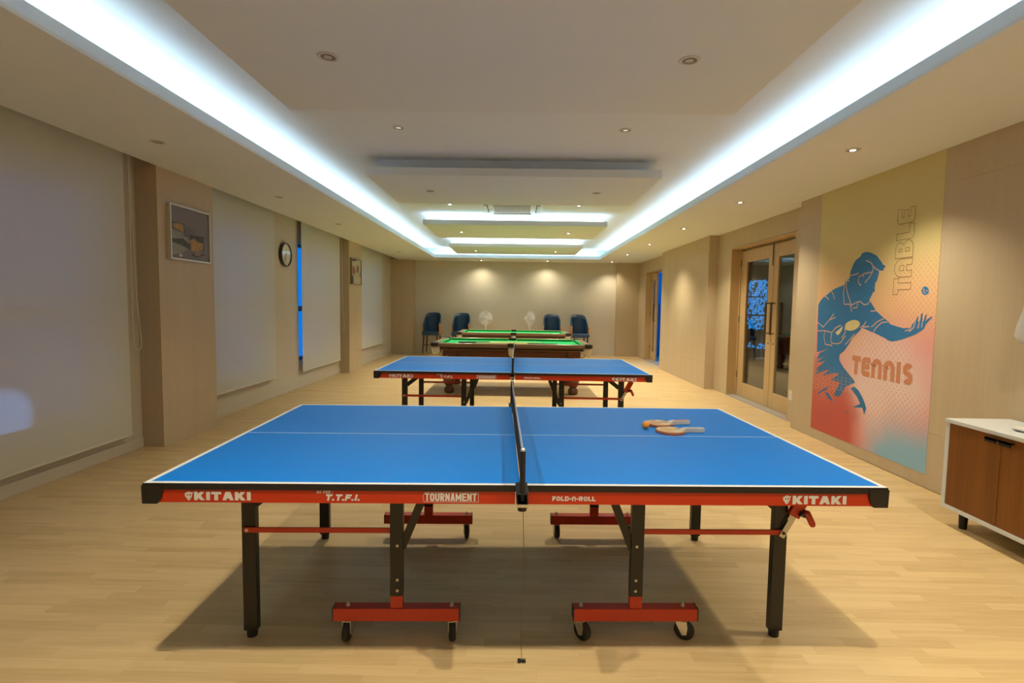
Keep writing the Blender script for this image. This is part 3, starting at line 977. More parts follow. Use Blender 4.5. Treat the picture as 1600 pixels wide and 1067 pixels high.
def glyph(ch, w, t):
    """centre lines of a sans letter of height 1 and width w, stroke t: [(points, closed)]"""
    h = t / 2
    r = min(w, 1) / 2 - h
    ru = min(r, 0.28)
    if ch == 'T': return [([(0, 1 - h), (w, 1 - h)], 0), ([(w / 2, 0), (w / 2, 1 - h)], 0)]
    if ch == 'I': return [([(w / 2, 0), (w / 2, 1)], 0)]
    if ch == 'L': return [([(h, 1), (h, h), (w, h)], 0)]
    if ch == 'E': return [([(w, 1 - h), (h, 1 - h), (h, h), (w, h)], 0), ([(h, .5), (w * .88, .5)], 0)]
    if ch == 'F': return [([(w, 1 - h), (h, 1 - h), (h, 0)], 0), ([(h, .48), (w * .85, .48)], 0)]
    if ch == 'O': return [(arc(w - h - ru, 1 - h - ru, ru, 0, 90) + arc(h + ru, 1 - h - ru, ru, 90, 180) + arc(h + ru, h + ru, ru, 180, 270) + arc(w - h - ru, h + ru, ru, 270, 360), 1)]
    if ch == 'U': return [([(h, 1)] + arc(h + ru, h + ru, ru, 180, 270) + arc(w - h - ru, h + ru, ru, 270, 360) + [(w - h, 1)], 0)]
    if ch == 'D': return [([(h, h), (h, 1 - h)] + arc(w - h - ru, 1 - h - ru, ru, 90, 0) + arc(w - h - ru, h + ru, ru, 0, -90), 1)]
    if ch in 'PR':
        q = .27 - h / 2
        s_ = [([(h, 0), (h, 1 - h)] + arc(w - h - q, 1 - h - q, q, 90, -90) + [(h, 1 - h - 2 * q)], 0)]
        if ch == 'R': s_.append(([(w * .48, 1 - h - 2 * q), (w - h, 0)], 0))
        return s_
    if ch == 'N': return [([(h, 0), (h, 1)], 0), ([(w - h, 0), (w - h, 1)], 0), ([(h, 1 - h), (w - h, h)], 0)]
    if ch == 'n': return [([(h, 0), (h, 1 - h - r)] + arc(w / 2, 1 - h - r, r, 180, 0, 10) + [(w - h, 0)], 0)]
    if ch == 'M': return [([(h, 0), (h, 1)], 0), ([(w - h, 0), (w - h, 1)], 0), ([(h, 1 - h), (w / 2, .3), (w - h, 1 - h)], 0)]
    if ch == 'A': return [([(h, 0), (w / 2 - h * .3, 1 - h * .4), (w / 2 + h * .3, 1 - h * .4), (w - h, 0)], 0), ([(w * .25, .28), (w * .75, .28)], 0)]
    if ch == 'S':
        q = .25 - h / 2
        return [([(w * .95, 1 - h), (h + q, 1 - h)] + arc(h + q, 1 - h - q, q, 90, 270)[1:] + [(w - h - q, .5)] + arc(w - h - q, h + q, q, 90, -90)[1:] + [(w * .04, h)], 0)]
    if ch == 's':   # tall rounded S
        q = .25 - h / 2
        qx = w / 2 - h
        up_ = [(w / 2 + qx * cos(R(a)), 1 - h - q + q * sin(R(a))) for a in range(35, 226, 19)]
        dn = [(w / 2 + qx * cos(R(a)), h + q + q * sin(R(a))) for a in range(45, -146, -19)]
        return [(up_ + dn, 0)]
    if ch == 'e':   # E with a rounded lower left
        q = r * .8
        return [([(w, 1 - h), (h + q, 1 - h)] + arc(h + q, 1 - h - q, q, 90, 180)[1:] + arc(h + q, h + q, q, 180, 270) + [(w, h)], 0), ([(h, .52), (w * .9, .52)], 0)]
    if ch == '.': return [([(0, h), (w, h)], 0)]
    if ch == ':': return [([(0, h), (w, h)], 0), ([(0, .6), (w, .6)], 0)]
    if ch == '-': return [([(0, .45), (w, .45)], 0)]
    return []


def write(mb, text, F, x, y, height, widths, t, gap, shear=0.0):
    for ch in text:
        w = widths.get(ch, widths['*'])
        for k, (pts, closed) in enumerate(glyph(ch, w, t)):
            pp = [(x + (px + shear * py) * height, y + py * height) for px, py in pts]
            G = lambda u, v, k=k: tuple(c * (1 + 0.0002 * k) if i == 1 else c for i, c in enumerate(F(u, v)))
            mb.ribbon(pp, t * height, G, closed)
        x += (w + gap) * height
    return x


BLOCK = {'K': [(0, 0), (.34, 0), (.34, .30), (.58, 0), (1.0, 0), (.64, .52), (.98, 1), (.58, 1), (.34, .70), (.34, 1), (0, 1)],
         'I': [(0, 0), (.36, 0), (.36, 1), (0, 1)],
         'T': [(0, 1), (0, .68), (.28, .68), (.28, 0), (.64, 0), (.64, .68), (.92, .68), (.92, 1)],
         'A': [(0, 0), (.36, 0), (.42, .2), (.62, .2), (.68, 0), (1.04, 0), (.74, 1), (.30, 1)]}


def write_block(mb, text, F, x, y, height, gap=0.10, sx=1.21):
    for ch in text:
        mb.poly([(x + a * height * sx, y + b * height) for a, b in BLOCK[ch]], F)
        x += (max(p[0] for p in BLOCK[ch]) + gap) * height * sx
    return x


# ================================================================== RIGHT WALL FITTINGS
FIG=[(0.027,1.363),(0.055,1.406),(0.114,1.448),(0.196,1.482),(0.253,1.513),(0.309,1.534),(0.386,1.552),(0.462,1.566),(0.481,1.602),(0.511,1.616),(0.553,1.628),(0.553,1.664),(0.562,1.703),(0.584,1.74),(0.605,1.777),(0.639,1.807),(0.687,1.824),(0.706,1.839),(0.723,1.862),(0.771,1.869),(0.828,1.862),(0.886,1.84),(0.942,1.813),(0.981,1.777),(1.01,1.751),(1.02,1.732),(1.059,1.715),(1.054,1.7),(1.032,1.696),(1.042,1.677),(1.008,1.676),(0.975,1.682),(0.979,1.657),(0.968,1.622),(0.962,1.592),(0.937,1.569),(0.934,1.545),(0.933,1.515),(0.939,1.494),(0.909,1.479),(0.902,1.458),(0.888,1.448),(0.886,1.434),(0.868,1.418),(0.889,1.393),(0.92,1.362),(0.969,1.313),(1.026,1.278),(1.099,1.238),(1.134,1.221),(1.17,1.193),(1.253,1.178),(1.333,1.165),(1.408,1.173),(1.428,1.202),(1.455,1.23),(1.472,1.247),(1.48,1.275),(1.491,1.264),(1.488,1.231),(1.504,1.221),(1.515,1.254),(1.517,1.297),(1.536,1.292),(1.535,1.254),(1.535,1.222),(1.548,1.233),(1.564,1.281),(1.584,1.29),(1.575,1.266),(1.569,1.233),(1.594,1.255),(1.64,1.275),(1.634,1.262),(1.597,1.229),(1.571,1.202),(1.56,1.174),(1.527,1.151),(1.472,1.121),(1.4,1.095),(1.326,1.07),(1.264,1.055),(1.2,1.042),(1.15,1.051),(1.123,1.064),(1.043,1.086),(0.97,1.106),(0.933,1.114),(0.876,1.126),(0.788,1.148),(0.743,1.107),(0.706,1.08),(0.648,1.038),(0.611,0.989),(0.554,0.925),(0.524,0.896),(0.493,0.88),(0.462,0.857),(0.456,0.809),(0.485,0.778),(0.54,0.732),(0.6,0.695),(0.687,0.646),(0.73,0.609),(0.585,0.544),(0.495,0.431),(0.407,0.425),(0.444,0.513),(0.497,0.575),(0.346,0.581),(0.317,0.567),(0.465,0.66),(0.4,0.661),(0.17,0.603),(0.306,0.686),(0.229,0.667),(0.102,0.623),(0.037,0.595),(0.113,0.682),(0.208,0.717),(0.042,0.644),(0.048,0.66),(0.219,0.769),(0.124,0.746),(0.041,0.731),(0.168,0.801),(0.276,0.84),(0.071,0.773),(0.048,0.761),(0.098,0.842),(0.27,0.904),(0.047,0.847)]
FRAG=[[(0.669,0.54),(0.72,0.57),(0.789,0.542),(0.845,0.492),(0.888,0.441),(0.918,0.388),(0.891,0.325),(0.86,0.386),(0.713,0.362),(0.826,0.418),(0.769,0.479)],[(0.059,0.366),(0.23,0.48),(0.337,0.515),(0.233,0.452)],[(0.234,0.439),(0.298,0.434),(0.404,0.361),(0.303,0.38)],[(0.596,0.281),(0.661,0.326),(0.636,0.298)]]
LNS=[[(0.555,1.605),(0.512,1.607),(0.472,1.576),(0.466,1.483),(0.487,1.373),(0.587,1.373),(0.614,1.297)],[(0.502,1.601),(0.508,1.535),(0.548,1.455),(0.608,1.362),(0.687,1.394)],[(0.631,1.336),(0.692,1.339),(0.701,1.388)],[(0.687,1.394),(0.736,1.4),(0.797,1.368),(0.854,1.375),(0.879,1.405)],[(0.788,1.788),(0.856,1.763),(0.896,1.724),(0.891,1.675),(0.85,1.622),(0.788,1.576)],[(0.896,1.724),(0.953,1.689),(0.99,1.675)],[(0.773,1.633),(0.742,1.653),(0.695,1.63),(0.689,1.593),(0.722,1.553),(0.741,1.565)],[(0.56,1.657),(0.652,1.665),(0.687,1.675)],[(0.695,1.637),(0.77,1.664),(0.882,1.672)],[(0.252,1.515),(0.291,1.48),(0.319,1.424)],[(0.125,1.462),(0.187,1.447),(0.219,1.419)],[(0.023,1.181),(0.144,1.128),(0.246,1.206),(0.322,1.273)],[(0.246,1.206),(0.359,1.24)],[(0.033,1.08),(0.172,1.091),(0.305,1.079),(0.294,1.016),(0.304,0.968)],[(0.185,1.087),(0.165,1.036),(0.198,0.946),(0.329,0.942)],[(0.305,1.079),(0.369,1.13),(0.456,1.161)],[(0.304,0.968),(0.396,0.965),(0.462,0.979),(0.542,1.058)],[(0.952,1.111),(0.984,1.156),(1.059,1.207),(1.135,1.215)],[(0.92,1.159),(0.997,1.211),(1.081,1.243)],[(0.759,1.146),(0.815,1.174),(0.84,1.212)],[(0.797,1.154),(0.892,1.164)],[(0.54,0.964),(0.628,1.036),(0.685,1.085)],[(1.35,1.143),(1.395,1.156),(1.422,1.191)],[(1.396,1.139),(1.445,1.175),(1.462,1.23)],[(1.494,1.171),(1.506,1.221)],[(1.536,1.179),(1.535,1.222)],[(0.502,1.136),(0.538,1.097),(0.479,1.027)],[(0.897,1.307),(0.97,1.311)]]
BAT=[(0.754,1.179),(0.746,1.163),(0.728,1.146),(0.701,1.132),(0.668,1.12),(0.63,1.112),(0.593,1.11),(0.56,1.113),(0.534,1.121),(0.518,1.134),(0.514,1.15),(0.522,1.167),(0.542,1.184),(0.571,1.199),(0.606,1.21),(0.643,1.217),(0.679,1.219),(0.711,1.215),(0.735,1.207),(0.75,1.194)]
HND=[(0.367,1.078),(0.514,1.166),(0.56,1.132),(0.415,1.055)]
BALL=[(1.583,1.478),(1.582,1.466),(1.576,1.456),(1.566,1.448),(1.554,1.444),(1.541,1.444),(1.527,1.449),(1.516,1.457),(1.508,1.468),(1.505,1.48),(1.506,1.492),(1.512,1.503),(1.522,1.51),(1.534,1.514),(1.548,1.514),(1.561,1.509),(1.572,1.501),(1.58,1.49)]
mu = tag(MB().box((-0.002, -1.67, 0), (0.0, 0, 2.572)).build('wall_mural', MAT['mural'], loc=(XR, 5.885, 0.108)),
         'tall yellow, salmon and blue wall mural of a table tennis player', 'mural')
FM = lambda d: (lambda u, v: (-d, -u, v))
MB().poly(FIG, FM(0.0030)).build('player_figure', MAT['print_blue'], mu)
for q in FRAG:
    MB().poly(q, FM(0.0030)).build('figure_splash', MAT['print_blue'], mu)
for q in LNS:
    MB().ribbon(q, 0.010, FM(0.0036)).build('figure_line', MAT['print_line'], mu)
b_ = MB().poly(BAT, FM(0.0036)).poly(HND, FM(0.0040))
b_.build('printed_bat', MAT['print_cream'], mu)
MB().poly([(0.47, 1.10), (0.50, 1.165), (0.53, 1.17), (0.515, 1.09), (0.50, 1.06), (0.44, 1.02), (0.40, 1.04)], FM(0.0044)).build('printed_fingers', MAT['print_blue'], mu)
MB().poly(BALL, FM(0.0030)).build('printed_ball', MAT['print_blue'], mu)
bd = MB()
rnd = random.Random(3)
for k in range(6):
    cx, cy = 1.543 + rnd.uniform(-.022, .022), 1.479 + rnd.uniform(-.022, .022)
    bd.poly([(cx + .006 * cos(a * pi / 4), cy + .006 * sin(a * pi / 4)) for a in range(8)], FM(0.0036))
tag(bd.build('printed_ball_specks', MAT['print_line'], mu), kind='stuff')
# halftone specks over the lower part of the figure
sp = MB()
for iu in range(60):
    for iv in range(40):
        u = iu * 0.034 + (0.017 if iv % 2 else 0) + 0.03
        v = 0.36 + iv * 0.017
        inside = (u < 0.9 and v < 0.78 - 0.14 * u and v > 0.44 + 0.1 * u) and (u < 0.72)
        if inside and (iv % 2 == 0 or iu % 2 == 0):
            r = 0.0062 * min(1.0, (0.80 - v) / 0.2)
            sp.poly([(u + r * cos(a * pi / 3), v + r * sin(a * pi / 3)) for a in range(6)], FM(0.0042))
tag(sp.build('halftone_specks', MAT['print_line'], mu), kind='stuff')
# TENNIS: six letters between u = .666 and 1.51
x = 0.668
for ch, w, gp in (('T', 0.64, .06), ('e', 0.62, .09), ('n', 0.72, .08), ('n', 0.72, .08), ('I', 0.28, .10), ('s', 0.60, 0)):
    y0 = 0.690
    hh = 0.182
    t = 0.27
    wl2 = MB()
    for k, (pts, closed) in enumerate(glyph(ch, w, t)):
        wl2.ribbon([(x + px * hh * 1.11, y0 + py * hh) for px, py in pts], t * hh, FM(0.0034 + 0.0003 * k), closed)
    x += (w + gp) * hh * 1.11
    wl2.build('letter', MAT['print_brown'], mu)
# TABLE: outlined letters reading upwards
OUT = {'T': [[(0, 1), (0, .72), (.20, .72), (.20, 0), (.48, 0), (.48, .72), (.68, .72), (.68, 1)]],
       'A': [[(0, 0), (0, .62)] + arc(.38, .62, .38, 180, 0, 10) + [(.76, 0), (.50, 0), (.50, .30), (.26, .30), (.26, 0)], [(.27, .46), (.27, .60)] + arc(.38, .62, .11, 180, 0, 6) + [(.49, .46)]],
       'B': [[(0, 0), (0, 1), (.40, 1)] + arc(.42, .76, .24, 90, -60, 6) + arc(.44, .28, .28, 70, -90, 6), [(.26, .62), (.26, .80), (.38, .80), (.38, .62)], [(.26, .2), (.26, .42), (.40, .42), (.40, .2)]],
       'L': [[(0, 1), (.27, 1), (.27, .27), (.62, .27), (.62, 0), (.18, 0)] + arc(.2, .2, .2, 270, 180, 5)],
       'E': [[(.62, 1), (.2, 1)] + arc(.2, .8, .2, 90, 180, 4) + arc(.2, .2, .2, 180, 270, 4) + [(.62, 0), (.62, .25), (.27, .25), (.27, .40), (.56, .40), (.56, .62), (.27, .62), (.27, .75), (.62, .75)]]}
yy = 1.455
for ch in 'TABLE':
    tb = MB()
    for lp in OUT[ch]:
        tb.ribbon([(1.382 - b * 0.205, yy + a * 0.205) for a, b in lp], 0.0055, FM(0.0034), True)
    yy += (max(p[0] for lp in OUT[ch] for p in lp) + 0.045) * 0.205
    tb.build('outline_letter', MAT['print_thin'], mu)

# ---- socket plate beside the double door
so = empty('wall_socket', (XRD, 6.62, 0.34))
tag(so, 'small white socket plate low on the wall beside the double door', 'socket')
MB().box((-0.010, -0.062, -0.062), (0.0, 0.062, 0.062)).build('plate', MAT['white_plastic'], so, bevel=0.003)
for yy in (-0.03, 0.03):
    MB().box((-0.014, yy - 0.018, -0.03), (-0.010, yy + 0.018, 0.03)).build('rocker', MAT['white_plastic'], so, bevel=0.002)

# ---- sideboard
white = M_('sideboard_white', (0.66, 0.69, 0.69), 0.35, noise=0.01)
teak = grain_mat('sideboard_teak', (0.26, 0.088, 0.008), (0.14, 0.042, 0.003), 2, 38, 1.0, 0.4, 1.3)
SY0, SY1, SX0, SX1, SZ0, SZ1 = 1.96, 3.512, 2.87, 3.295, 0.115, 0.712
sb = empty('sideboard', ((SX0 + SX1) / 2, (SY0 + SY1) / 2, 0))
tag(sb, 'white sideboard with teak doors and black handles by the right wall', 'sideboard')
ox, oy = sb.location.x, sb.location.y
B = lambda mb, a, b: mb.box((a[0] - ox, a[1] - oy, a[2]), (b[0] - ox, b[1] - oy, b[2]))
tt = 0.026
B(MB(), (SX0 - 0.004, SY0 - 0.004, SZ1 - tt), (SX1, SY1 + 0.004, SZ1)).build('top', white, sb, bevel=0.003)
B(MB(), (SX0, SY0, SZ0), (SX1, SY1, SZ0 + tt)).build('bottom', white, sb, bevel=0.002)
for y0 in (SY0, SY1 - 0.030):
    B(MB(), (SX0, y0, SZ0 + tt), (SX1, y0 + 0.030, SZ1 - tt)).build('side', white, sb, bevel=0.002)
B(MB(), (SX1 - 0.012, SY0 + 0.03, SZ0 + tt), (SX1, SY1 - 0.03, SZ1 - tt)).build('back', white, sb)
blackm = M_('handle_black', (0.012, 0.011, 0.010), 0.4, 0.3, noise=0.1)
dw = (SY1 - SY0 - 0.06) / 4
for k in range(4):
    y1 = SY1 - 0.030 - k * dw
    y0 = y1 - dw
    d = B(MB(), (SX0 + 0.004, y0 + 0.0015, SZ0 + tt + 0.002), (SX0 + 0.022, y1 - 0.0015, SZ1 - tt - 0.002)).build('door', teak, sb, bevel=0.0015)
    yc = (y0 + 0.048) if k % 2 == 0 else (y1 - 0.048)
    hd = MB()
    B(hd, (SX0 - 0.022, yc - 0.038, 0.655), (SX0 - 0.012, yc + 0.038, 0.668))
    B(hd, (SX0 - 0.022, yc - 0.038, 0.640), (SX0 - 0.018, yc + 0.038, 0.668))
    for q in (-0.028, 0.028):
        B(hd, (SX0 - 0.014, yc + q - 0.004, 0.655), (SX0 + 0.006, yc + q + 0.004, 0.666))
    hd.build('handle', blackm, d)
for xx, yy in ((SX0 + 0.075, SY1 - 0.10), (SX1 - 0.075, SY1 - 0.10), (SX0 + 0.075, SY0 + 0.10), (SX1 - 0.075, SY0 + 0.10)):
    MB().cyl((xx - ox, yy - oy, 0), (xx - ox, yy - oy, SZ0), 0.022, 0.026, 20).build('leg', blackm, sb, angle=40)
# ---- shallow dish on the sideboard
ds = tag(MB().lathe([(0.0, 0.004), (0.05, 0.004), (0.075, 0.018), (0.082, 0.020), (0.080, 0.015), (0.055, 0.0), (0.0, 0.0)], n=32).build('dish', MAT['white_plastic'], loc=(3.06, 3.135, SZ1), smooth=True),
         'shallow white dish on the sideboard top at the picture edge', 'dish')
# ---- cloth bag hanging on the wall
bag = empty('hanging_bag', (3.225, 3.30, 1.20))
tag(bag, 'white plastic bag hanging on the right wall above the sideboard', 'bag')
bm_ = MB()
n = 28
prof = [(0.012, 0.50), (0.030, 0.46), (0.055, 0.38), (0.085, 0.25), (0.105, 0.14), (0.110, 0.07), (0.085, 0.02), (0.030, 0.0)]
for j, (r, z) in enumerate(prof):
    for i in range(n):
        a = 2 * pi * i / n
        rr = r * (1 + 0.10 * sin(5 * a + j * .7) + 0.06 * sin(9 * a - j))
        bm_.v.append((min(rr * 0.55 * cos(a), 0.078), rr * 1.15 * sin(a), z + 0.006 * sin(4 * a + j)))
for j in range(len(prof) - 1):
    for i in range(n):
        bm_.f.append((j * n + i, j * n + (i + 1) % n, (j + 1) * n + (i + 1) % n, (j + 1) * n + i))
bm_.f.append(tuple(range((len(prof) - 1) * n, len(prof) * n)))
bm_.build('bag_body', M_('bag_white', (0.62, 0.62, 0.60), 0.45, noise=0.05, bump=0.5), bag, smooth=True)
MB().tube([(0, 0, 0.49), (0.02, 0.01, 0.56), (0.05, 0.0, 0.60), (0.02, -0.01, 0.56), (0, 0, 0.49)], 0.006, 8).build('bag_handle', MAT['white_plastic'], bag)
MB().cyl((0.046, 0, 0.603), (0.082, 0, 0.603), 0.007, n=12).build('hook', MAT['bronze'], bag)

# ================================================================== TABLE TENNIS TABLES
def top_blue():
    m, nt, b = new_mat('tabletop_blue')
    g = NT(nt)
    tc = g.n('TexCoord').outputs['Object']
    f = g.noise(tc, 3.0, 3.0)
    nt.links.new(g.mix(f, (0.0, 0.180, 0.66), (0.0, 0.198, 0.70)), b.inputs['Base Color'])
    b.inputs['Roughness'].default_value = 0.42
    b.inputs['Specular IOR Level'].default_value = 0.2
    return m


MAT['tt_blue'] = top_blue()
MAT['tt_white'] = M_('line_white', (0.72, 0.74, 0.72), 0.5, noise=0.02)
MAT['tt_black'] = M_('table_black_edge', (0.010, 0.009, 0.009), 0.42, noise=0.1)
MAT['tt_leg'] = M_('leg_black_enamel', (0.009, 0.008, 0.0065), 0.36, noise=0.12)
MAT['tt_red'] = M_('red_enamel', (0.52, 0.030, 0.003), 0.36, noise=0.03)
MAT['tt_print'] = M_('white_print', (0.70, 0.68, 0.64), 0.6, noise=0.02)
MAT['steel'] = M_('zinc_steel', (0.62, 0.60, 0.54), 0.3, 0.9, noise=0.05)
MAT['rubber'] = M_('black_rubber', (0.012, 0.012, 0.012), 0.55, noise=0.1)
MAT['bolt'] = M_('bolt_zinc', (0.62, 0.60, 0.52), 0.35, 0.5, noise=0.03)

TL, TW, TH = 1.37, 0.7625, 0.76


def apron_lettering(half, parent):
    """white lettering on the long front and back aprons of one half (+x or -x)"""
    for face in (-1, 1):
        d = 0.0012
        F = (lambda u, v: (u, -TW + 0.004 - d, v)) if face < 0 else (lambda u, v: (-u, TW - 0.004 + d, v))
        hh = half * (1 if face < 0 else -1)
        mb = MB()
        if hh < 0:
            # crest + KITAKI, AS PER : T.T.F.I., TOURNAMENT
            crest(mb, F, -1.207, 0.7125)
            write_block(mb, 'KITAKI', F, -1.188, 0.6965, 0.0325, 0.10)
            mb.build('lettering', MAT['tt_print'], parent)
            mb = MB()
            write(mb, 'AS PER :', F, -0.748, 0.7245, 0.0105, {'*': 0.74, ' ': .35, ':': .25}, 0.26, 0.14, 0.25)
            write(mb, 'T.T.F.I.', F, -0.718, 0.6975, 0.0240, {'T': 0.98, 'F': .90, 'I': .40, '.': .32, '*': .7}, 0.30, 0.10, 0.28)
            mb.build('lettering', MAT['tt_print'], parent)
            mb = MB()
            x0, x1, y0, y1 = -0.357, -0.157, 0.6955, 0.7305
            write(mb, 'TOURNAMENT', F, x0 + 0.004, y0 + 0.003, 0.030, {'*': 0.545, 'M': .72, 'N': .56}, 0.20, 0.075)
            mb.ribbon([(x0, y0), (x1, y0), (x1, y1), (x0 + .004, y1), (x0 - .003, y1 - .012)], 0.0015, F, True)
        else:
            write(mb, 'FOLD-n-ROLL', F, 0.115, 0.7015, 0.0175, {'*': 0.86, 'n': .82, '-': .40, 'L': .70, 'F': .72}, 0.27, 0.125)
            mb.build('lettering', MAT['tt_print'], parent)
            mb = MB()
            crest(mb, F, 0.990, 0.7115)
            write_block(mb, 'KITAKI', F, 1.012, 0.6945, 0.0325, 0.10)
        mb.build('lettering', MAT['tt_print'], parent)


def crest(mb, F, cx, cy):
    s = 0.0165
    out = [(0, 1.0), (.22, .82), (.50, .86), (.62, .62), (.95, .80), (.70, .45), (.74, .10), (.55, -.30), (.30, -.75), (.02, -1.0), (-.30, -.72), (-.55, -.25), (-.80, -.05),
           (-.60, .05), (-.85, .35), (-.62, .38), (-.72, .68), (-.40, .62), (-.30, .88)]
    # ring outline plus inner mane strokes, so the red shows through as in the print
    mb.ribbon([(cx + a * s * .86, cy + b * s * .9) for a, b in out], 0.0042, F, True)
    mb.poly([(cx + a * s, cy + b * s) for a, b in ((-.30, .55), (.05, .70), (.35, .55), (.25, .30), (-.05, .34), (.05, .12), (.42, .10), (.38, -.18), (.10, -.42), (.04, -.75), (-.25, -.45), (-.38, -.05), (-.14, .02), (-.20, .28))], F)


def caster(parent, x, y, ztop, yaw):
    c = empty('caster', (x, y, 0), yaw)
    c.parent = parent
    r = 0.042
    off = 0.010
    MB().lathe([(0.0, -0.0125), (0.028, -0.0125), (r - 0.005, -0.0125), (r, -0.007), (r, 0.007), (r - 0.005, 0.0125), (0.028, 0.0125), (0.0, 0.0125)], (0, -off, r), 28, Matrix.Rotation(R(90), 3, 'Y')).build('wheel', MAT['rubber'], c, angle=50)
    f = MB()
    for sx in (-1, 1):
        pl = [(-off - 0.012, 0.030), (-off + 0.006, 0.024), (0.022, ztop - 0.020), (0.022, ztop - 0.004), (-0.022, ztop - 0.004), (-0.026, ztop - 0.030)]
        f.prism(pl, lambda a, b, sx=sx: (sx * 0.0155, a, b), lambda a, b, sx=sx: (sx * 0.0178, a, b))
    f.box((-0.0178, -0.022, ztop - 0.006), (0.0178, 0.022, ztop - 0.003))
    f.cyl((-0.019, -off, r), (0.019, -off, r), 0.006, n=10)
    f.cyl((0, 0, ztop - 0.006), (0, 0, ztop - 0.002), 0.024, n=18)
    f.build('fork', MAT['steel'], c)
    MB().cyl((0, 0, ztop - 0.003), (0, 0, ztop), 0.024, n=18).build('swivel_plate', MAT['rubber'], c)
    MB().cyl((0, 0, 0.143), (0, 0, 0.150), 0.009, n=6).cyl((0, 0, 0.150), (0, 0, 0.160), 0.005, n=10).build('stem_nut', MAT['bolt'], c)
    return c


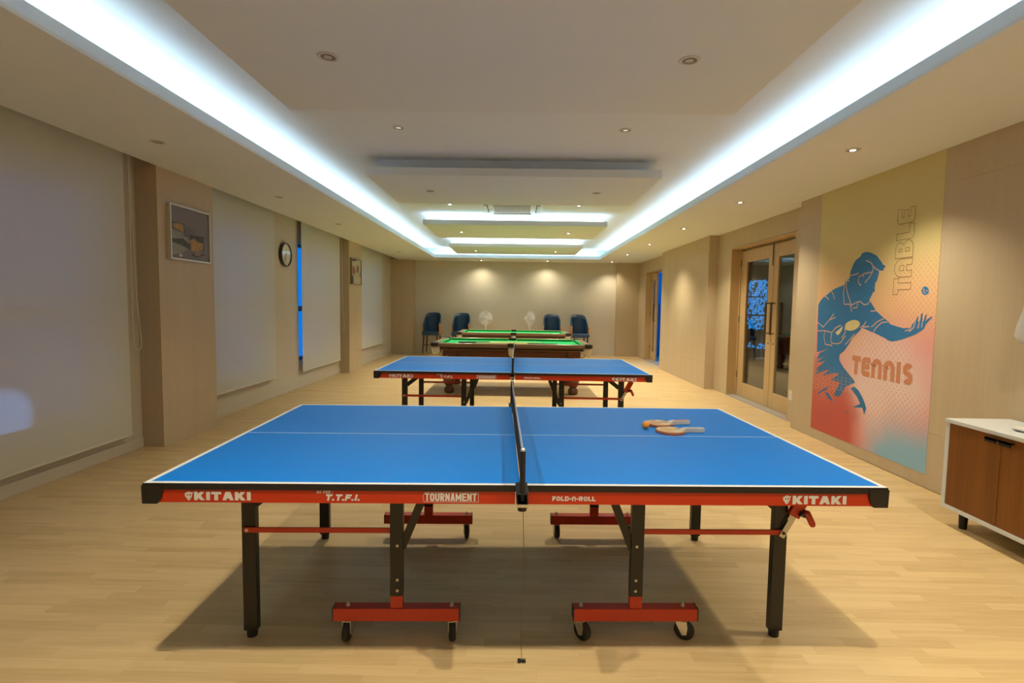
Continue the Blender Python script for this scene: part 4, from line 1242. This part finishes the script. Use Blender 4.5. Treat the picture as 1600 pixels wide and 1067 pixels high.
def make_tt_table():
    root = empty('table_tennis_table')
    for h in (-1, 1):
        xs = lambda a, b: (min(h * a, h * b), max(h * a, h * b))
        g0 = 0.004
        x0, x1 = xs(g0, TL - 0.006)
        half = MB().box((x0, -TW + 0.006, 0.742), (x1, TW - 0.006, 0.7595)).build('tabletop_half', MAT['tt_blue'], root)
        z0, z1 = 0.7596, 0.7602
        lw = 0.020
        for sy in (-1, 1):
            a, b = sorted((sy * (TW - 0.0015), sy * (TW - lw)))
            e0, e1 = xs(g0, TL - 0.0015)
            MB().box((e0, a, z0), (e1, b, z1)).build('side_line', MAT['tt_white'], half)
        e0, e1 = xs(TL - lw, TL - 0.0015)
        MB().box((e0, -TW + lw, z0), (e1, TW - lw, z1)).build('end_line', MAT['tt_white'], half)
        e0, e1 = xs(g0, TL - lw)
        MB().box((e0, -0.0018, z0), (e1, 0.0018, z1)).build('centre_line', MAT['tt_white'], half)
        # black edge band around three sides
        eb = MB()
        for sy in (-1, 1):
            a, b = sorted((sy * TW, sy * (TW - 0.006)))
            e0, e1 = xs(g0, TL)
            eb.box((e0, a, 0.736), (e1, b, 0.7598))
        e0, e1 = xs(TL - 0.006, TL)
        eb.box((e0, -TW + 0.006, 0.736), (e1, TW - 0.006, 0.7598))
        eb.build('edge_band', MAT['tt_black'], root)
        # red apron rails
        ap = MB()
        for sy in (-1, 1):
            a, b = sorted((sy * (TW - 0.004), sy * (TW - 0.028)))
            e0, e1 = xs(0.022, TL - 0.004)
            ap.box((e0, a, 0.688), (e1, b, 0.736))
        e0, e1 = xs(TL - 0.028, TL - 0.004)
        ap.box((e0, -TW + 0.028, 0.688), (e1, TW - 0.028, 0.736))
        e0, e1 = xs(0.022, 0.046)
        ap.box((e0, -TW + 0.028, 0.688), (e1, TW - 0.028, 0.736))
        apo = ap.build('apron', MAT['tt_red'], root)
        apron_lettering(h, apo)
        # plastic corner caps
        for sy in (-1, 1):
            pl = [(TL + 0.003, 0.752), (TL - 0.070, 0.752), (TL - 0.071, 0.722), (TL - 0.066, 0.704), (TL - 0.052, 0.6845), (TL + 0.001, 0.6845)]
            cc = MB()
            ya, yb = sy * (TW + 0.003), sy * (TW - 0.030)
            cc.prism(pl, lambda a, b: (h * a, ya, b), lambda a, b: (h * a, yb, b))
            pl2 = [(TW - 0.030, 0.752), (TW - 0.070, 0.752), (TW - 0.071, 0.722), (TW - 0.052, 0.6845), (TW - 0.030, 0.6845)]
            cc.prism(pl2, lambda a, b: (h * (TL + 0.003), sy * a, b), lambda a, b: (h * (TL - 0.030), sy * a, b))
            cc.build('corner_cap', MAT['tt_black'], root)
        # folding end legs
        lx = h * 1.125
        for sy in (-1, 1):
            y = sy * 0.485
            lg = MB()
            lg.box((lx - 0.028, y - 0.002, 0.030), (lx + 0.028, y + 0.002, 0.735)).box((lx - 0.028, y - sy * -0.0, 0.030), (lx - 0.024, y - sy * 0.030, 0.735))
            lg.box((lx + 0.024, y, 0.030), (lx + 0.028, y - sy * 0.030, 0.735))
            # inner web so the channel reads as a square section from behind too
            lg.box((lx - 0.028, y - sy * 0.028, 0.030), (lx + 0.028, y - sy * 0.030, 0.735))
            leg = lg.build('leg', MAT['tt_leg'], root)
            MB().cyl((lx, y - sy * 0.015, 0.0), (lx, y - sy * 0.015, 0.032), 0.021, 0.023, 18).build('foot', MAT['rubber'], leg)
            br = MB().bar((lx - h * 0.024, y - sy * 0.010, 0.580), (lx - h * 0.165, y - sy * 0.010, 0.690), 0.006, 0.042, (0, 0, 1))
            br.build('brace', MAT['tt_leg'], root)
            # red stretcher from leg to wheel post
            sx0, sx1 = sorted((h * 0.480, lx + h * 0.018))
            MB().box((sx0, y + sy * 0.003, 0.459), (sx1, y + sy * 0.010, 0.481)).build('stretcher', MAT['tt_red'], root, bevel=0.001)
            MB().cyl((lx + h * 0.004, y + sy * 0.010, 0.470), (lx + h * 0.004, y + sy * 0.0135, 0.470), 0.007, n=10).build('bolt', MAT['bolt'], root)
            # cross bar tying the leg pair is added once below
            # wheel posts
            px = h * 0.505
            py = sy * 0.495
            po = MB().box((px - 0.027, py - 0.020, 0.196), (px + 0.027, py + 0.012, 0.735))
            pst = po.build('post', MAT['tt_leg'], root, bevel=0.002)
            for zz in (0.222, 0.268, 0.415):
                yo = py + (0.012 if sy > 0 else -0.020)
                MB().cyl((px - h * 0.004, yo, zz), (px - h * 0.004, yo + sy * 0.0035, zz), 0.006, n=10).build('bolt', MAT['bolt'], root)
            MB().bar((px - h * 0.020, py + 0.006 * sy, 0.40), (px - h * 0.150, py + 0.006 * sy, 0.72), 0.012, 0.034, (1, 0, 0)).build('brace', MAT['tt_leg'], root)
            # red T foot with two casters
            tf = MB().box((px - 0.026, py - 0.019, 0.144), (px + 0.026, py + 0.011, 0.196))
            b0, b1 = sorted((h * 0.243, h * 0.768))
            tf.box((b0, py - 0.024, 0.090), (b1, py + 0.026, 0.144))
            foot = tf.build('wheel_beam', MAT['tt_red'], root, bevel=0.0015)
            for ex, s_ in ((b0, -1), (b1, 1)):
                e_ = sorted((ex, ex + s_ * 0.004))
                MB().box((e_[0], py - 0.0245, 0.0895), (e_[1], py + 0.0265, 0.1445)).build('end_cap', MAT['tt_black'], foot)
            for cx_ in (0.275, 0.712):
                yw = {(-1, -1, 0.275): 0.22, (-1, -1, 0.712): -0.06, (1, -1, 0.275): 0.72, (1, -1, 0.712): 1.05}.get((h, sy, cx_), 0.15 * sy)
                caster(root, h * cx_, py + 0.001, 0.090, yw)
        # tie bars between the front and back frames
        MB().box((h * 0.505 - 0.012, -0.475, 0.700), (h * 0.505 + 0.012, 0.475, 0.722)).build('tie_bar', MAT['tt_leg'], root)
    # lock lever on the right front leg
    lv = MB().bar((1.122, -0.500, 0.452), (1.188, -0.500, 0.575), 0.004, 0.024, (0, 0, 1)).build('lock_strut', MAT['bolt'], root)
    MB().cyl((1.130, -0.505, 0.470), (1.130, -0.498, 0.470), 0.007, n=10).build('rivet', MAT['tt_leg'], lv)
    MB().bar((1.128, -0.488, 0.500), (1.178, -0.488, 0.585), 0.005, 0.012, (0, 0, 1)).build('strut_edge', MAT['tt_leg'], lv)
    MB().bar((1.166, -0.500, 0.545), (1.225, -0.500, 0.655), 0.022, 0.050, (0, 0, 1)).build('lock_bracket', MAT['tt_red'], root, bevel=0.002)
    MB().cyl((1.188, -0.515, 0.562), (1.210, -0.515, 0.553), 0.011, n=12).build('lever_pivot', MAT['tt_leg'], root)
    MB().tube([(1.205, -0.515, 0.568), (1.218, -0.516, 0.563), (1.228, -0.518, 0.543), (1.240, -0.520, 0.518), (1.243, -0.520, 0.508)], [0.011, 0.014, 0.013, 0.013, 0.009], 12).build('lever_handle', MAT['tt_red'], root, smooth=True)
    return root


T1 = (-0.0019, 2.6603, 0.0331)
T2 = (-0.0392, 5.923, -0.0008)
tt1 = make_tt_table()
tt2 = copy_tree(tt1)
for o, (x, y, a), lab in ((tt1, T1, 'blue table tennis table with red apron in the foreground'), (tt2, T2, 'second blue table tennis table, in front of the billiard tables')):
    o.location = (x, y, 0)
    o.rotation_euler = (0, 0, a)
    tag(o, lab, 'table', 'table tennis tables')


# ---- nets
def make_net():
    root = empty('table_tennis_net')
    mt = MB()
    yl, zb, zt = 0.835, 0.764, 0.905
    n = 118
    t = 0.0009
    for i in range(n + 1):
        y = -yl + 2 * yl * i / n
        mt.box((-t, y - t, zb), (t, y + t, zt))
    for j in range(11):
        z = zb + (zt - zb) * j / 10
        mt.box((-t, -yl, z - t), (t, yl, z + t))
    net = mt.build('net_mesh', M_('net_cord', (0.02, 0.02, 0.025), 0.6, noise=0.1), root)
    MB().prism([(-0.0035, 0.898), (-0.0015, 0.918), (0.0015, 0.918), (0.0035, 0.898)], lambda a, b: (a, -yl - 0.006, b), lambda a, b: (a, yl + 0.006, b)).build('top_tape', M_('net_tape', (0.42, 0.44, 0.46), 0.5, noise=0.05), root)
    MB().box((-0.0015, -yl, zb - 0.002), (0.0015, yl, zb + 0.004)).build('bottom_cord', MAT['rubber'], root)
    for s_ in (-1, 1):
        MB().cyl((0, s_ * 0.845, 0.735), (0, s_ * 0.845, 0.915), 0.010, n=16).build('post', MAT['tt_black'], root, angle=40)
        MB().lathe([(0.0, 0.012), (0.006, 0.011), (0.010, 0.004), (0.0105, 0.0), (0.0, 0.0)], (0, s_ * 0.845, 0.912), 16).build('post_cap', MAT['steel'], root, smooth=True)
        cl = MB()
        y0, y1 = sorted((s_ * 0.735, s_ * 0.868))
        for sx in (-1, 1):
            a, b = sorted((sx * 0.016, sx * 0.020))
            cl.box((a, s_ * 0.7665, 0.722), (b, s_ * 0.868, 0.748))
        ya, yb = sorted((s_ * 0.740, s_ * 0.862))
        cl.box((-0.022, ya, 0.7612), (0.022, yb - 0.0 if s_ > 0 else yb, 0.7650))
        yo0, yo1 = sorted((s_ * 0.7665, s_ * 0.870))
        cl.box((-0.020, yo0, 0.716), (0.020, yo1, 0.722))
        cl.box((-0.020, *sorted((s_ * 0.7665, s_ * 0.772))[:1], 0.722), (0.020, sorted((s_ * 0.7665, s_ * 0.772))[1], 0.7612))
        cl.build('clamp', MAT['tt_black'], root, bevel=0.0012)
        MB().cyl((0, s_ * 0.845, 0.700), (0, s_ * 0.845, 0.716), 0.016, 0.014, 16).build('clamp_knob', MAT['tt_black'], root)
        MB().box((-0.0205, *sorted((s_ * 0.869, s_ * 0.874))[:1], 0.720), (0.0205, sorted((s_ * 0.869, s_ * 0.874))[1], 0.730)).build('clamp_edge', MAT['steel'], root)
    return root


def add_cord(root):
    ym = -0.845
    pts = [(0.003, ym, 0.70)]
    for k in range(1, 15):
        t = k / 14
        pts.append((0.003 + 0.004 * sin(t * 7) + t * 0.012, ym + t * 0.20, 0.70 * (1 - t) + 0.004))
    MB().tube(pts, 0.0011, 5).build('tension_cord', M_('cord_grey', (0.12, 0.10, 0.07), 0.7, noise=0.1), root)
    e = pts[-1]
    MB().box((e[0] - 0.016, e[1] - 0.008, 0.0), (e[0] - 0.003, e[1] + 0.008, 0.010)).box((e[0] + 0.002, e[1] - 0.008, 0.0), (e[0] + 0.007, e[1] + 0.008, 0.010)).box((e[0] + 0.010, e[1] - 0.008, 0.0), (e[0] + 0.014, e[1] + 0.008, 0.010)).box((e[0] - 0.016, e[1] - 0.003, 0.001), (e[0] + 0.016, e[1] + 0.003, 0.008)).build('cord_clip', MAT['rubber'], root)


n1 = make_net()
n2 = copy_tree(n1)
add_cord(n1)
for o, (x, y, a), lab in ((n1, T1, 'black net with clamps and dangling cord on the foreground table'), (n2, T2, 'black net clamped across the second table tennis table')):
    o.location = (x, y, 0)
    o.rotation_euler = (0, 0, a)
    tag(o, lab, 'net', 'table tennis nets')


# ---- bats and ball
def make_bat(face_col, handle_cols):
    root = empty('table_tennis_bat')
    n = 40
    # blade outline: handle towards +x
    pl = []
    for i in range(n):
        a = 2 * pi * i / n
        rx = 0.079 if cos(a) < 0 else 0.080
        pl.append((rx * cos(a), 0.0755 * sin(a) * (1.0 - 0.06 * max(cos(a), 0))))
    MB().prism(pl, lambda a, b: (a, b, 0.0055), lambda a, b: (a, b, 0.0095)).build('blade', M_('bat_plywood', (0.50, 0.30, 0.12), 0.5, noise=0.1), root)
    red = M_('bat_red_rubber', (0.40, 0.035, 0.03), 0.5, noise=0.05)
    pr = [(a * 0.985, b * 0.985) for a, b in pl if a < 0.064]
    MB().prism(pr, lambda a, b: (a, b, 0.0), lambda a, b: (a, b, 0.0055)).build('under_rubber', red, root)
    MB().prism(pr, lambda a, b: (a, b, 0.0095), lambda a, b: (a, b, 0.0125)).build('upper_rubber', red, root)
    m, nt, b = new_mat('bat_printed_film')
    g = NT(nt)
    tc = g.n('TexCoord').outputs['Object']
    f = g.noise(tc, 30.0, 2.0)
    f2 = g.noise(tc, 16.0, 1.0)
    c = g.mix(g.smooth(f, 0.45, 0.6), face_col, (0.60, 0.40, 0.18))
    c = g.mix(g.smooth(f2, 0.54, 0.64), c, (0.62, 0.60, 0.52))
    nt.links.new(c, b.inputs['Base Color'])
    b.inputs['Roughness'].default_value = 0.22
    MB().prism([(a * 0.97, b * 0.97) for a, b in pr], lambda a, b: (a, b, 0.0125), lambda a, b: (a, b, 0.0131)).build('film', m, root)
    hp = [(0.055, 0.024), (0.080, 0.0135), (0.12, 0.0125), (0.165, 0.0165), (0.178, 0.0165), (0.180, 0.014)]
    hp = hp + [(a, -b) for a, b in reversed(hp)]
    h = MB().prism(hp, lambda a, b: (a, b, 0.0), lambda a, b: (a, b, 0.0225 if a > 0.07 else 0.0135)).build('handle', M_('bat_handle', handle_cols[0], 0.5, noise=0.06), root, bevel=0.003)
    MB().box((0.082, -0.010, 0.0226), (0.176, 0.010, 0.0232)).build('handle_stripe', M_('bat_handle_stripe', handle_cols[1], 0.5, noise=0.06), h)
    return root


TZ = 0.7603
bt = make_bat((0.62, 0.36, 0.24), ((0.60, 0.57, 0.52), (0.50, 0.17, 0.14)))
bt.location = (0.807, 2.945, TZ)
bt.rotation_euler = (0, 0, 0.20)
tag(bt, 'bat with red-striped handle lying farther back on the foreground table', 'bat', 'table tennis bats')
bt = make_bat((0.64, 0.40, 0.22), ((0.50, 0.49, 0.45), (0.46, 0.45, 0.41)))
bt.location = (0.822, 2.775, TZ)
bt.rotation_euler = (0, 0, 0.09)
tag(bt, 'bat with grey handle lying nearer the centre line of the foreground table', 'bat', 'table tennis bats')
bm = bmesh.new()
bmesh.ops.create_uvsphere(bm, u_segments=32, v_segments=18, radius=0.02)
me = bpy.data.meshes.new('ball')
bm.to_mesh(me)
bm.free()
me.polygons.foreach_set('use_smooth', [True] * len(me.polygons))
me.materials.append(M_('ball_orange', (0.95, 0.32, 0.015), 0.45, noise=0.02))
bo = bpy.data.objects.new('table_tennis_ball', me)
COL.objects.link(bo)
bo.location = (0.708, 2.850, TZ + 0.02)
tag(bo, 'orange ball against the bats on the foreground table', 'ball')

# ================================================================== BILLIARD TABLES
mahog = grain_mat('billiard_mahogany', (0.085, 0.036, 0.016), (0.045, 0.018, 0.008), 0, 40, 1.2, 0.3, 1.2, 0.5)
mahog2 = grain_mat('billiard_panel_wood', (0.16, 0.055, 0.022), (0.085, 0.030, 0.012), 0, 40, 1.2, 0.35, 1.2, 0.5)
railw = grain_mat('billiard_rail_wood', (0.24, 0.16, 0.10), (0.15, 0.095, 0.055), 0, 50, 1.5, 0.28, 1.0, 0.5)
cloth = M_('green_cloth', (0.016, 0.36, 0.10), 0.9, spec=0.15, noise=0.05, nscale=120)
cush = M_('green_cushion', (0.008, 0.24, 0.055), 0.9, spec=0.15, noise=0.05, nscale=120)
ivory = M_('pocket_ivory', (0.60, 0.56, 0.44), 0.5, noise=0.04)
iron = M_('pocket_iron', (0.025, 0.022, 0.02), 0.35, 0.5, noise=0.1)
brass = M_('brass', (0.55, 0.36, 0.10), 0.3, 0.9, noise=0.05)


def make_billiard():
    root = empty('billiard_table')
    HX, HY, Z = 1.26, 0.755, 0.82
    rw = 0.105
    MB().box((-HX + rw + 0.001, -HY + rw + 0.001, 0.775), (HX - rw - 0.001, HY - rw - 0.001, 0.782)).build('cloth_bed', cloth, root)
    for s_ in (-1, 1):
        # rails split at the middle pockets
        for a, b in ((-HX + 0.05, -0.06), (0.06, HX - 0.05)):
            y0, y1 = sorted((s_ * HY, s_ * (HY - rw)))
            MB().box((a, y0, 0.772), (b, y1, Z)).build('rail', railw, root, bevel=0.010)
        x0, x1 = sorted((s_ * HX, s_ * (HX - rw)))
        MB().box((x0, -HY + 0.05, 0.772), (x1, HY - 0.05, Z)).build('rail', railw, root, bevel=0.010)
        for a, b in ((-HX + rw + 0.06, -0.07), (0.07, HX - rw - 0.06)):
            pl = [(HY - rw + 0.004, 0.816), (HY - rw - 0.048, 0.812), (HY - rw - 0.030, 0.782), (HY - rw + 0.004, 0.782)]
            MB().prism(pl, lambda p, q: (a + (0.03 if p < HY - rw else 0), s_ * p, q), lambda p, q: (b - (0.03 if p < HY - rw else 0), s_ * p, q)).build('cushion', cush, root)
        pl = [(HX - rw + 0.004, 0.816), (HX - rw - 0.048, 0.812), (HX - rw - 0.030, 0.782), (HX - rw + 0.004, 0.782)]
        e = HY - rw - 0.06
        MB().prism(pl, lambda p, q: (s_ * p, -e + (0.03 if p < HX - rw else 0), q), lambda p, q: (s_ * p, e - (0.03 if p < HX - rw else 0), q)).build('cushion', cush, root)
    # frieze under the rails, leaning inwards
    fz = MB()
    for (z0, i0), (z1, i1) in (((0.722, 0.125), (0.774, 0.095)),):
        o = [(-HX + i1, -HY + i1), (HX - i1, -HY + i1), (HX - i1, HY - i1), (-HX + i1, HY - i1)]
        n_ = [(-HX + i0, -HY + i0), (HX - i0, -HY + i0), (HX - i0, HY - i0), (-HX + i0, HY - i0)]
        fz.add([(x, y, z0) for x, y in n_] + [(x, y, z1) for x, y in o], [(3, 2, 1, 0), (4, 5, 6, 7)] + [(k, (k + 1) % 4, 4 + (k + 1) % 4, 4 + k) for k in range(4)])
    fz.build('frieze', mahog, root)
    MB().box((-HX + 0.105, -HY + 0.105, 0.706), (HX - 0.105, HY - 0.105, 0.722)).build('moulding', railw, root, bevel=0.004)
    # inset lower body with two panels a side
    MB().box((-HX + 0.24, -HY + 0.24, 0.36), (HX - 0.24, HY - 0.24, 0.706)).build('body', mahog2, root)
    for s_ in (-1, 1):
        for a, b in ((-HX + 0.42, -0.02), (0.02, HX - 0.42)):
            y0, y1 = sorted((s_ * (HY - 0.24), s_ * (HY - 0.228)))
            MB().box((a, y0, 0.375), (b, y1, 0.690)).build('side_panel', mahog2, root, bevel=0.006)
    for sx in (-1, 1):
        for sy in (-1, 1):
            x, y = sx * (HX - 0.26), sy * (HY - 0.26)
            lg = MB().box((x - 0.10, y - 0.10, 0.34), (x + 0.10, y + 0.10, 0.706))
            lo_ = lg.build('leg', mahog2, root, bevel=0.012)
            MB().lathe([(0.0, 0.0), (0.050, 0.0), (0.072, 0.012), (0.082, 0.045), (0.078, 0.080), (0.058, 0.105), (0.050, 0.118), (0.072, 0.135), (0.090, 0.175), (0.105, 0.24), (0.108, 0.30), (0.098, 0.345), (0.0, 0.345)],
                       (x, y, 0), 28).build('turned_foot', mahog2, lo_, angle=45)
            # corner pocket: iron casting over an ivory pocket
            cx, cy = sx * (HX - 0.068), sy * (HY - 0.068)
            pk = MB().lathe([(0.075, 0.765), (0.082, 0.772), (0.082, 0.824), (0.074, 0.826), (0.050, 0.826), (0.048, 0.78)], (cx, cy, 0), 24).build('pocket_casting', iron, root, angle=45)
            MB().lathe([(0.070, 0.768), (0.064, 0.72), (0.052, 0.665), (0.030, 0.640), (0.0, 0.636)], (cx, cy, 0), 20).build('pocket_cup', ivory, pk, smooth=True)
            MB().tube([(cx + sx * 0.01, cy + sy * 0.01, 0.650), (cx - sx * 0.08, cy, 0.615), (cx - sx * 0.16, cy - sy * 0.05, 0.60), (cx - sx * 0.20, cy - sy * 0.13, 0.62)], 0.007, 8).build('ball_runner', brass, pk)
    for sy in (-1, 1):
        cy = sy * (HY - 0.045)
        pk = MB().lathe([(0.060, 0.765), (0.066, 0.772), (0.066, 0.824), (0.060, 0.826), (0.042, 0.826), (0.040, 0.78)], (0, cy, 0), 24).build('pocket_casting', iron, root, angle=45)
        MB().lathe([(0.056, 0.765), (0.052, 0.70), (0.040, 0.645), (0.024, 0.620), (0.0, 0.615)], (0, cy, 0), 20).build('pocket_cup', ivory, pk, smooth=True)
    return root


bl1 = make_billiard()
bl2 = copy_tree(bl1)
bl1.location = (-0.09, 8.955, 0)
bl2.location = (-0.085, 12.30, 0)
tag(bl1, 'nearer mahogany billiard table with green cloth and two cues on it', 'billiard table', 'billiard tables')
tag(bl2, 'farther billiard table with green cloth, close before the chairs', 'billiard table', 'billiard tables')


def make_cue(p, q, label):
    root = empty('billiard_cue', p)
    tag(root, label, 'cue', 'cues on the nearer billiard table')
    p, q = Vector(p), Vector(q)
    d = q - p
    z0 = Vector((0, 0, 0))
    MB().cyl(z0, d * 0.36, 0.0145, 0.0110, 14).build('butt', M_('cue_butt', (0.012, 0.010, 0.010), 0.3, noise=0.1), root)
    MB().cyl(d * 0.36, d * 0.985, 0.0110, 0.0052, 14).build('shaft', M_('cue_maple', (0.62, 0.46, 0.22), 0.35, noise=0.05), root)
    MB().cyl(d * 0.985, d, 0.0052, 0.0048, 12).build('tip', M_('cue_tip', (0.05, 0.2, 0.3), 0.8, noise=0.1), root)


make_cue((-0.98, 8.80, 0.7968), (0.45, 9.02, 0.7968), 'billiard cue with its black butt to the left, on the nearer billiard table')
make_cue((0.66, 8.60, 0.7968), (-0.70, 8.775, 0.7968), 'billiard cue with its black butt to the right, on the nearer billiard table')

# ================================================================== CHAIRS ALONG THE BACK WALL
leath = M_('navy_leather', (0.014, 0.052, 0.115), 0.38, noise=0.12, nscale=9)
leath2 = M_('navy_leather_piping', (0.045, 0.085, 0.14), 0.4, noise=0.1)
oak = grain_mat('chair_orange_oak', (0.66, 0.28, 0.04), (0.52, 0.20, 0.025), 2, 40, 2.0, 0.4)
cleg = M_('chair_leg_black', (0.010, 0.009, 0.010), 0.35, noise=0.1)


def make_chair():
    root = empty('high_armchair')
    # barrel shell: back faces +y, opening towards -y
    n = 44
    A = R(116)
    rows = 7
    inner, outer = [], []
    def rim(t):
        a = abs(t)
        K = ((0, 1.178), (.28, 1.172), (.42, 1.15), (.54, 1.11), (.64, 1.05), (.75, .965), (.88, .89), (1.01, .86))
        for (a0, z0), (a1, z1) in zip(K, K[1:]):
            if a <= a1:
                return z0 + (z1 - z0) * (a - a0) / (a1 - a0)
        return .86
    sh = MB()
    grid_i, grid_o = [], []
    for q in range(n + 1):
        t = -1 + 2 * q / n
        a = t * A
        top = rim(t)
        ci, co = [], []
        for r in range(rows + 1):
            s_ = r / rows
            z = 0.585 + (top - 0.585) * s_
            fl = 1.0 + 0.05 * s_
            rx, ry = 0.205 * fl, 0.215 * fl + 0.03 * s_
            th = 0.042 * (1 - 0.25 * s_)
            e = 0.86                                    # squarish plan
            cx = math.copysign(abs(sin(a)) ** e, sin(a))
            cy = math.copysign(abs(cos(a)) ** e, cos(a))
            ci.append((rx * cx, ry * cy, z))
            co.append(((rx + th) * cx, (ry + th) * cy, z))
        grid_i.append(ci)
        grid_o.append(co)
    m = rows + 1
    vs = [p for c in grid_i for p in c] + [p for c in grid_o for p in c]
    N = (n + 1) * m
    fs = []
    for q in range(n):
        for r in range(rows):
            a0, a1 = q * m + r, (q + 1) * m + r
            fs.append((a0, a0 + 1, a1 + 1, a1))
            fs.append((N + a0, N + a1, N + a1 + 1, N + a0 + 1))
        fs.append((q * m + rows, N + q * m + rows, N + (q + 1) * m + rows, (q + 1) * m + rows))
        fs.append((q * m, (q + 1) * m, N + (q + 1) * m, N + q * m))
    for q in (0, n):
        for r in range(rows):
            fs.append((q * m + r, q * m + r + 1, N + q * m + r + 1, N + q * m + r))
    sh.add(vs, fs)
    shell = sh.build('shell', leath, root, smooth=True)
    pts = [tuple((Vector(grid_i[q][rows]) + Vector(grid_o[q][rows])) / 2 + Vector((0, 0, 0.004))) for q in range(n + 1)]
    MB().tube(pts, 0.013, 8).build('rim_piping', leath2, shell, smooth=True)
    st_ = MB().box((-0.240, -0.275, 0.560), (0.240, 0.20, 0.668)).build('seat', leath, root, bevel=0.035, seg=4)
    # oak cheeks on the outside of both arms
    for s_ in (-1, 1):
        ck_ = MB()
        pl = [(-0.150, 0.560), (0.04, 0.560), (0.07, 0.86), (0.02, 0.885), (-0.125, 0.875), (-0.155, 0.84)]
        ck_.prism(pl, lambda p, q: (s_ * 0.225, p, q), lambda p, q: (s_ * 0.2535, p, q))
        ck_.build('arm_cheek', oak, root, bevel=0.006)
    for sx in (-1, 1):
        for sy in (-1, 1):
            x0, y0 = sx * 0.185, sy * 0.19 - 0.02
            x1, y1 = sx * 0.215, sy * 0.225 - 0.02
            a, b = Vector((x0, y0, 0.58)), Vector((x1, y1, 0.0))
            c = a + (b - a) * 0.90
            lg = MB().cyl(c, a, 0.013, 0.022, 14).build('leg', cleg, root, angle=40)
            MB().cyl(b, c, 0.010, 0.0132, 14).build('brass_tip', brass, lg)
    MB().box((-0.20, -0.225, 0.285), (0.20, -0.205, 0.303)).build('foot_rail', cleg, root)
    return root


ch = make_chair()
spots = ((-2.41, 14.90, -0.07, 'navy high armchair with oak arms, leftmost along the back wall'),
         (-1.585, 14.88, -0.06, 'navy high armchair left of the round fan, second from the left'),
         (0.965, 14.78, 0.0, 'navy high armchair right of the turned fan, third from the left'),
         (1.725, 14.78, 0.12, 'navy high armchair with oak arms, rightmost along the back wall'))
for i, (x, y, a, lab) in enumerate(spots):
    o = ch if i == 0 else copy_tree(ch)
    o.location = (x, y, 0)
    o.rotation_euler = (0, 0, a)
    tag(o, lab, 'chair', 'high armchairs along the back wall')

# ================================================================== PEDESTAL FANS
fanw = M_('fan_white', (0.92, 0.92, 0.91), 0.4, noise=0.01)
m, nt, b = new_mat('fan_blade_clear')
b.inputs['Base Color'].default_value = (0.92, 0.92, 0.93, 1)
b.inputs['Roughness'].default_value = 0.3
b.inputs['Alpha'].default_value = 1.0
fanb = m


def make_fan():
    root = empty('pedestal_fan')
    MB().lathe([(0.0, 0.0), (0.19, 0.0), (0.195, 0.012), (0.17, 0.028), (0.05, 0.045), (0.035, 0.07), (0.0, 0.07)], n=32).build('base', fanw, root, angle=40)
    MB().cyl((0, 0, 0.06), (0, 0, 0.80), 0.014, n=16).build('pole', fanw, root)
    MB().cyl((0, 0, 0.55), (0, 0, 0.61), 0.022, n=16).build('height_collar', fanw, root)
    hd = MB().cyl((0, 0.01, 0.80), (0, 0.02, 0.98), 0.025, n=14)
    RX = Matrix.Rotation(R(90), 3, 'X')
    cz = 1.055
    motor = MB().lathe([(0.0, -0.16), (0.04, -0.155), (0.065, -0.12), (0.072, -0.06), (0.060, -0.02), (0.0, -0.01)], (0, 0, cz), 22, RX)
    hd.build('neck', fanw, root)
    motor.build('motor_housing', fanw, root, smooth=True)
    cg = MB()
    R0 = 0.205
    for s_ in (0, 1):
        for k in range(36):
            a = 2 * pi * k / 36 + s_ * 0.087
            pts = []
            for r, d in ((0.04, 0.075), (0.11, 0.070), (0.17, 0.055), (0.20, 0.025), (R0, 0.0)):
                dy = -(d + 0.03) if s_ else (d * 0.6 - 0.02) * 1.0
                if r == R0: dy = -0.02
                pts.append((r * cos(a), dy, cz + r * sin(a)))
            cg.tube(pts, 0.0026, 4)
    for rr, yy in ((R0, -0.02), (0.12, -0.098), (0.17, -0.085), (0.12, 0.02), (0.17, 0.012)):
        cg.tube([(rr * cos(2 * pi * k / 40), yy, cz + rr * sin(2 * pi * k / 40)) for k in range(40)], 0.003 if rr == R0 else 0.002, 6, True)
    cg.build('cage', fanw, root)
    MB().lathe([(0.0, 0.012), (0.030, 0.010), (0.042, 0.0), (0.0, 0.0)], (0, -0.104, cz), 20, RX).build('cage_badge', fanw, root, smooth=True)
    MB().lathe([(0.0, 0.05), (0.025, 0.045), (0.030, 0.0), (0.0, 0.0)], (0, -0.01, cz), 20, RX).build('blade_hub', fanw, root, smooth=True)
    for k in range(3):
        a0 = 2 * pi * k / 3 + 0.4
        bl_ = MB()
        vs = []
        for i in range(9):
            for j in range(6):
                u, v = i / 8, j / 5
                r = 0.028 + 0.160 * u
                w = 0.65 + 0.95 * sin(pi * min(u * 0.75 + 0.1, 1))
                aa = a0 + (v - 0.5) * w
                vs.append((r * cos(aa), -0.035 + (v - 0.5) * 0.045 * (1 - .4 * u), cz + r * sin(aa)))
        bl_.add(vs, [(i * 6 + j, i * 6 + j + 1, (i + 1) * 6 + j + 1, (i + 1) * 6 + j) for i in range(8) for j in range(5)])
        bl_.build('blade', fanb, root, smooth=True)
    return root


fn = make_fan()
f2 = copy_tree(fn)
for o, x, y, a, lab in ((fn, -0.91, 15.05, 0.05, 'white pedestal fan facing the room, left of the pair at the back wall'), (f2, 0.345, 15.05, 0.95, 'white pedestal fan turned aside, right of the pair at the back wall')):
    o.location = (x, y, 0)
    o.rotation_euler = (0, 0, a)
    tag(o, lab, 'fan', 'pedestal fans')

bpy.context.view_layer.update()
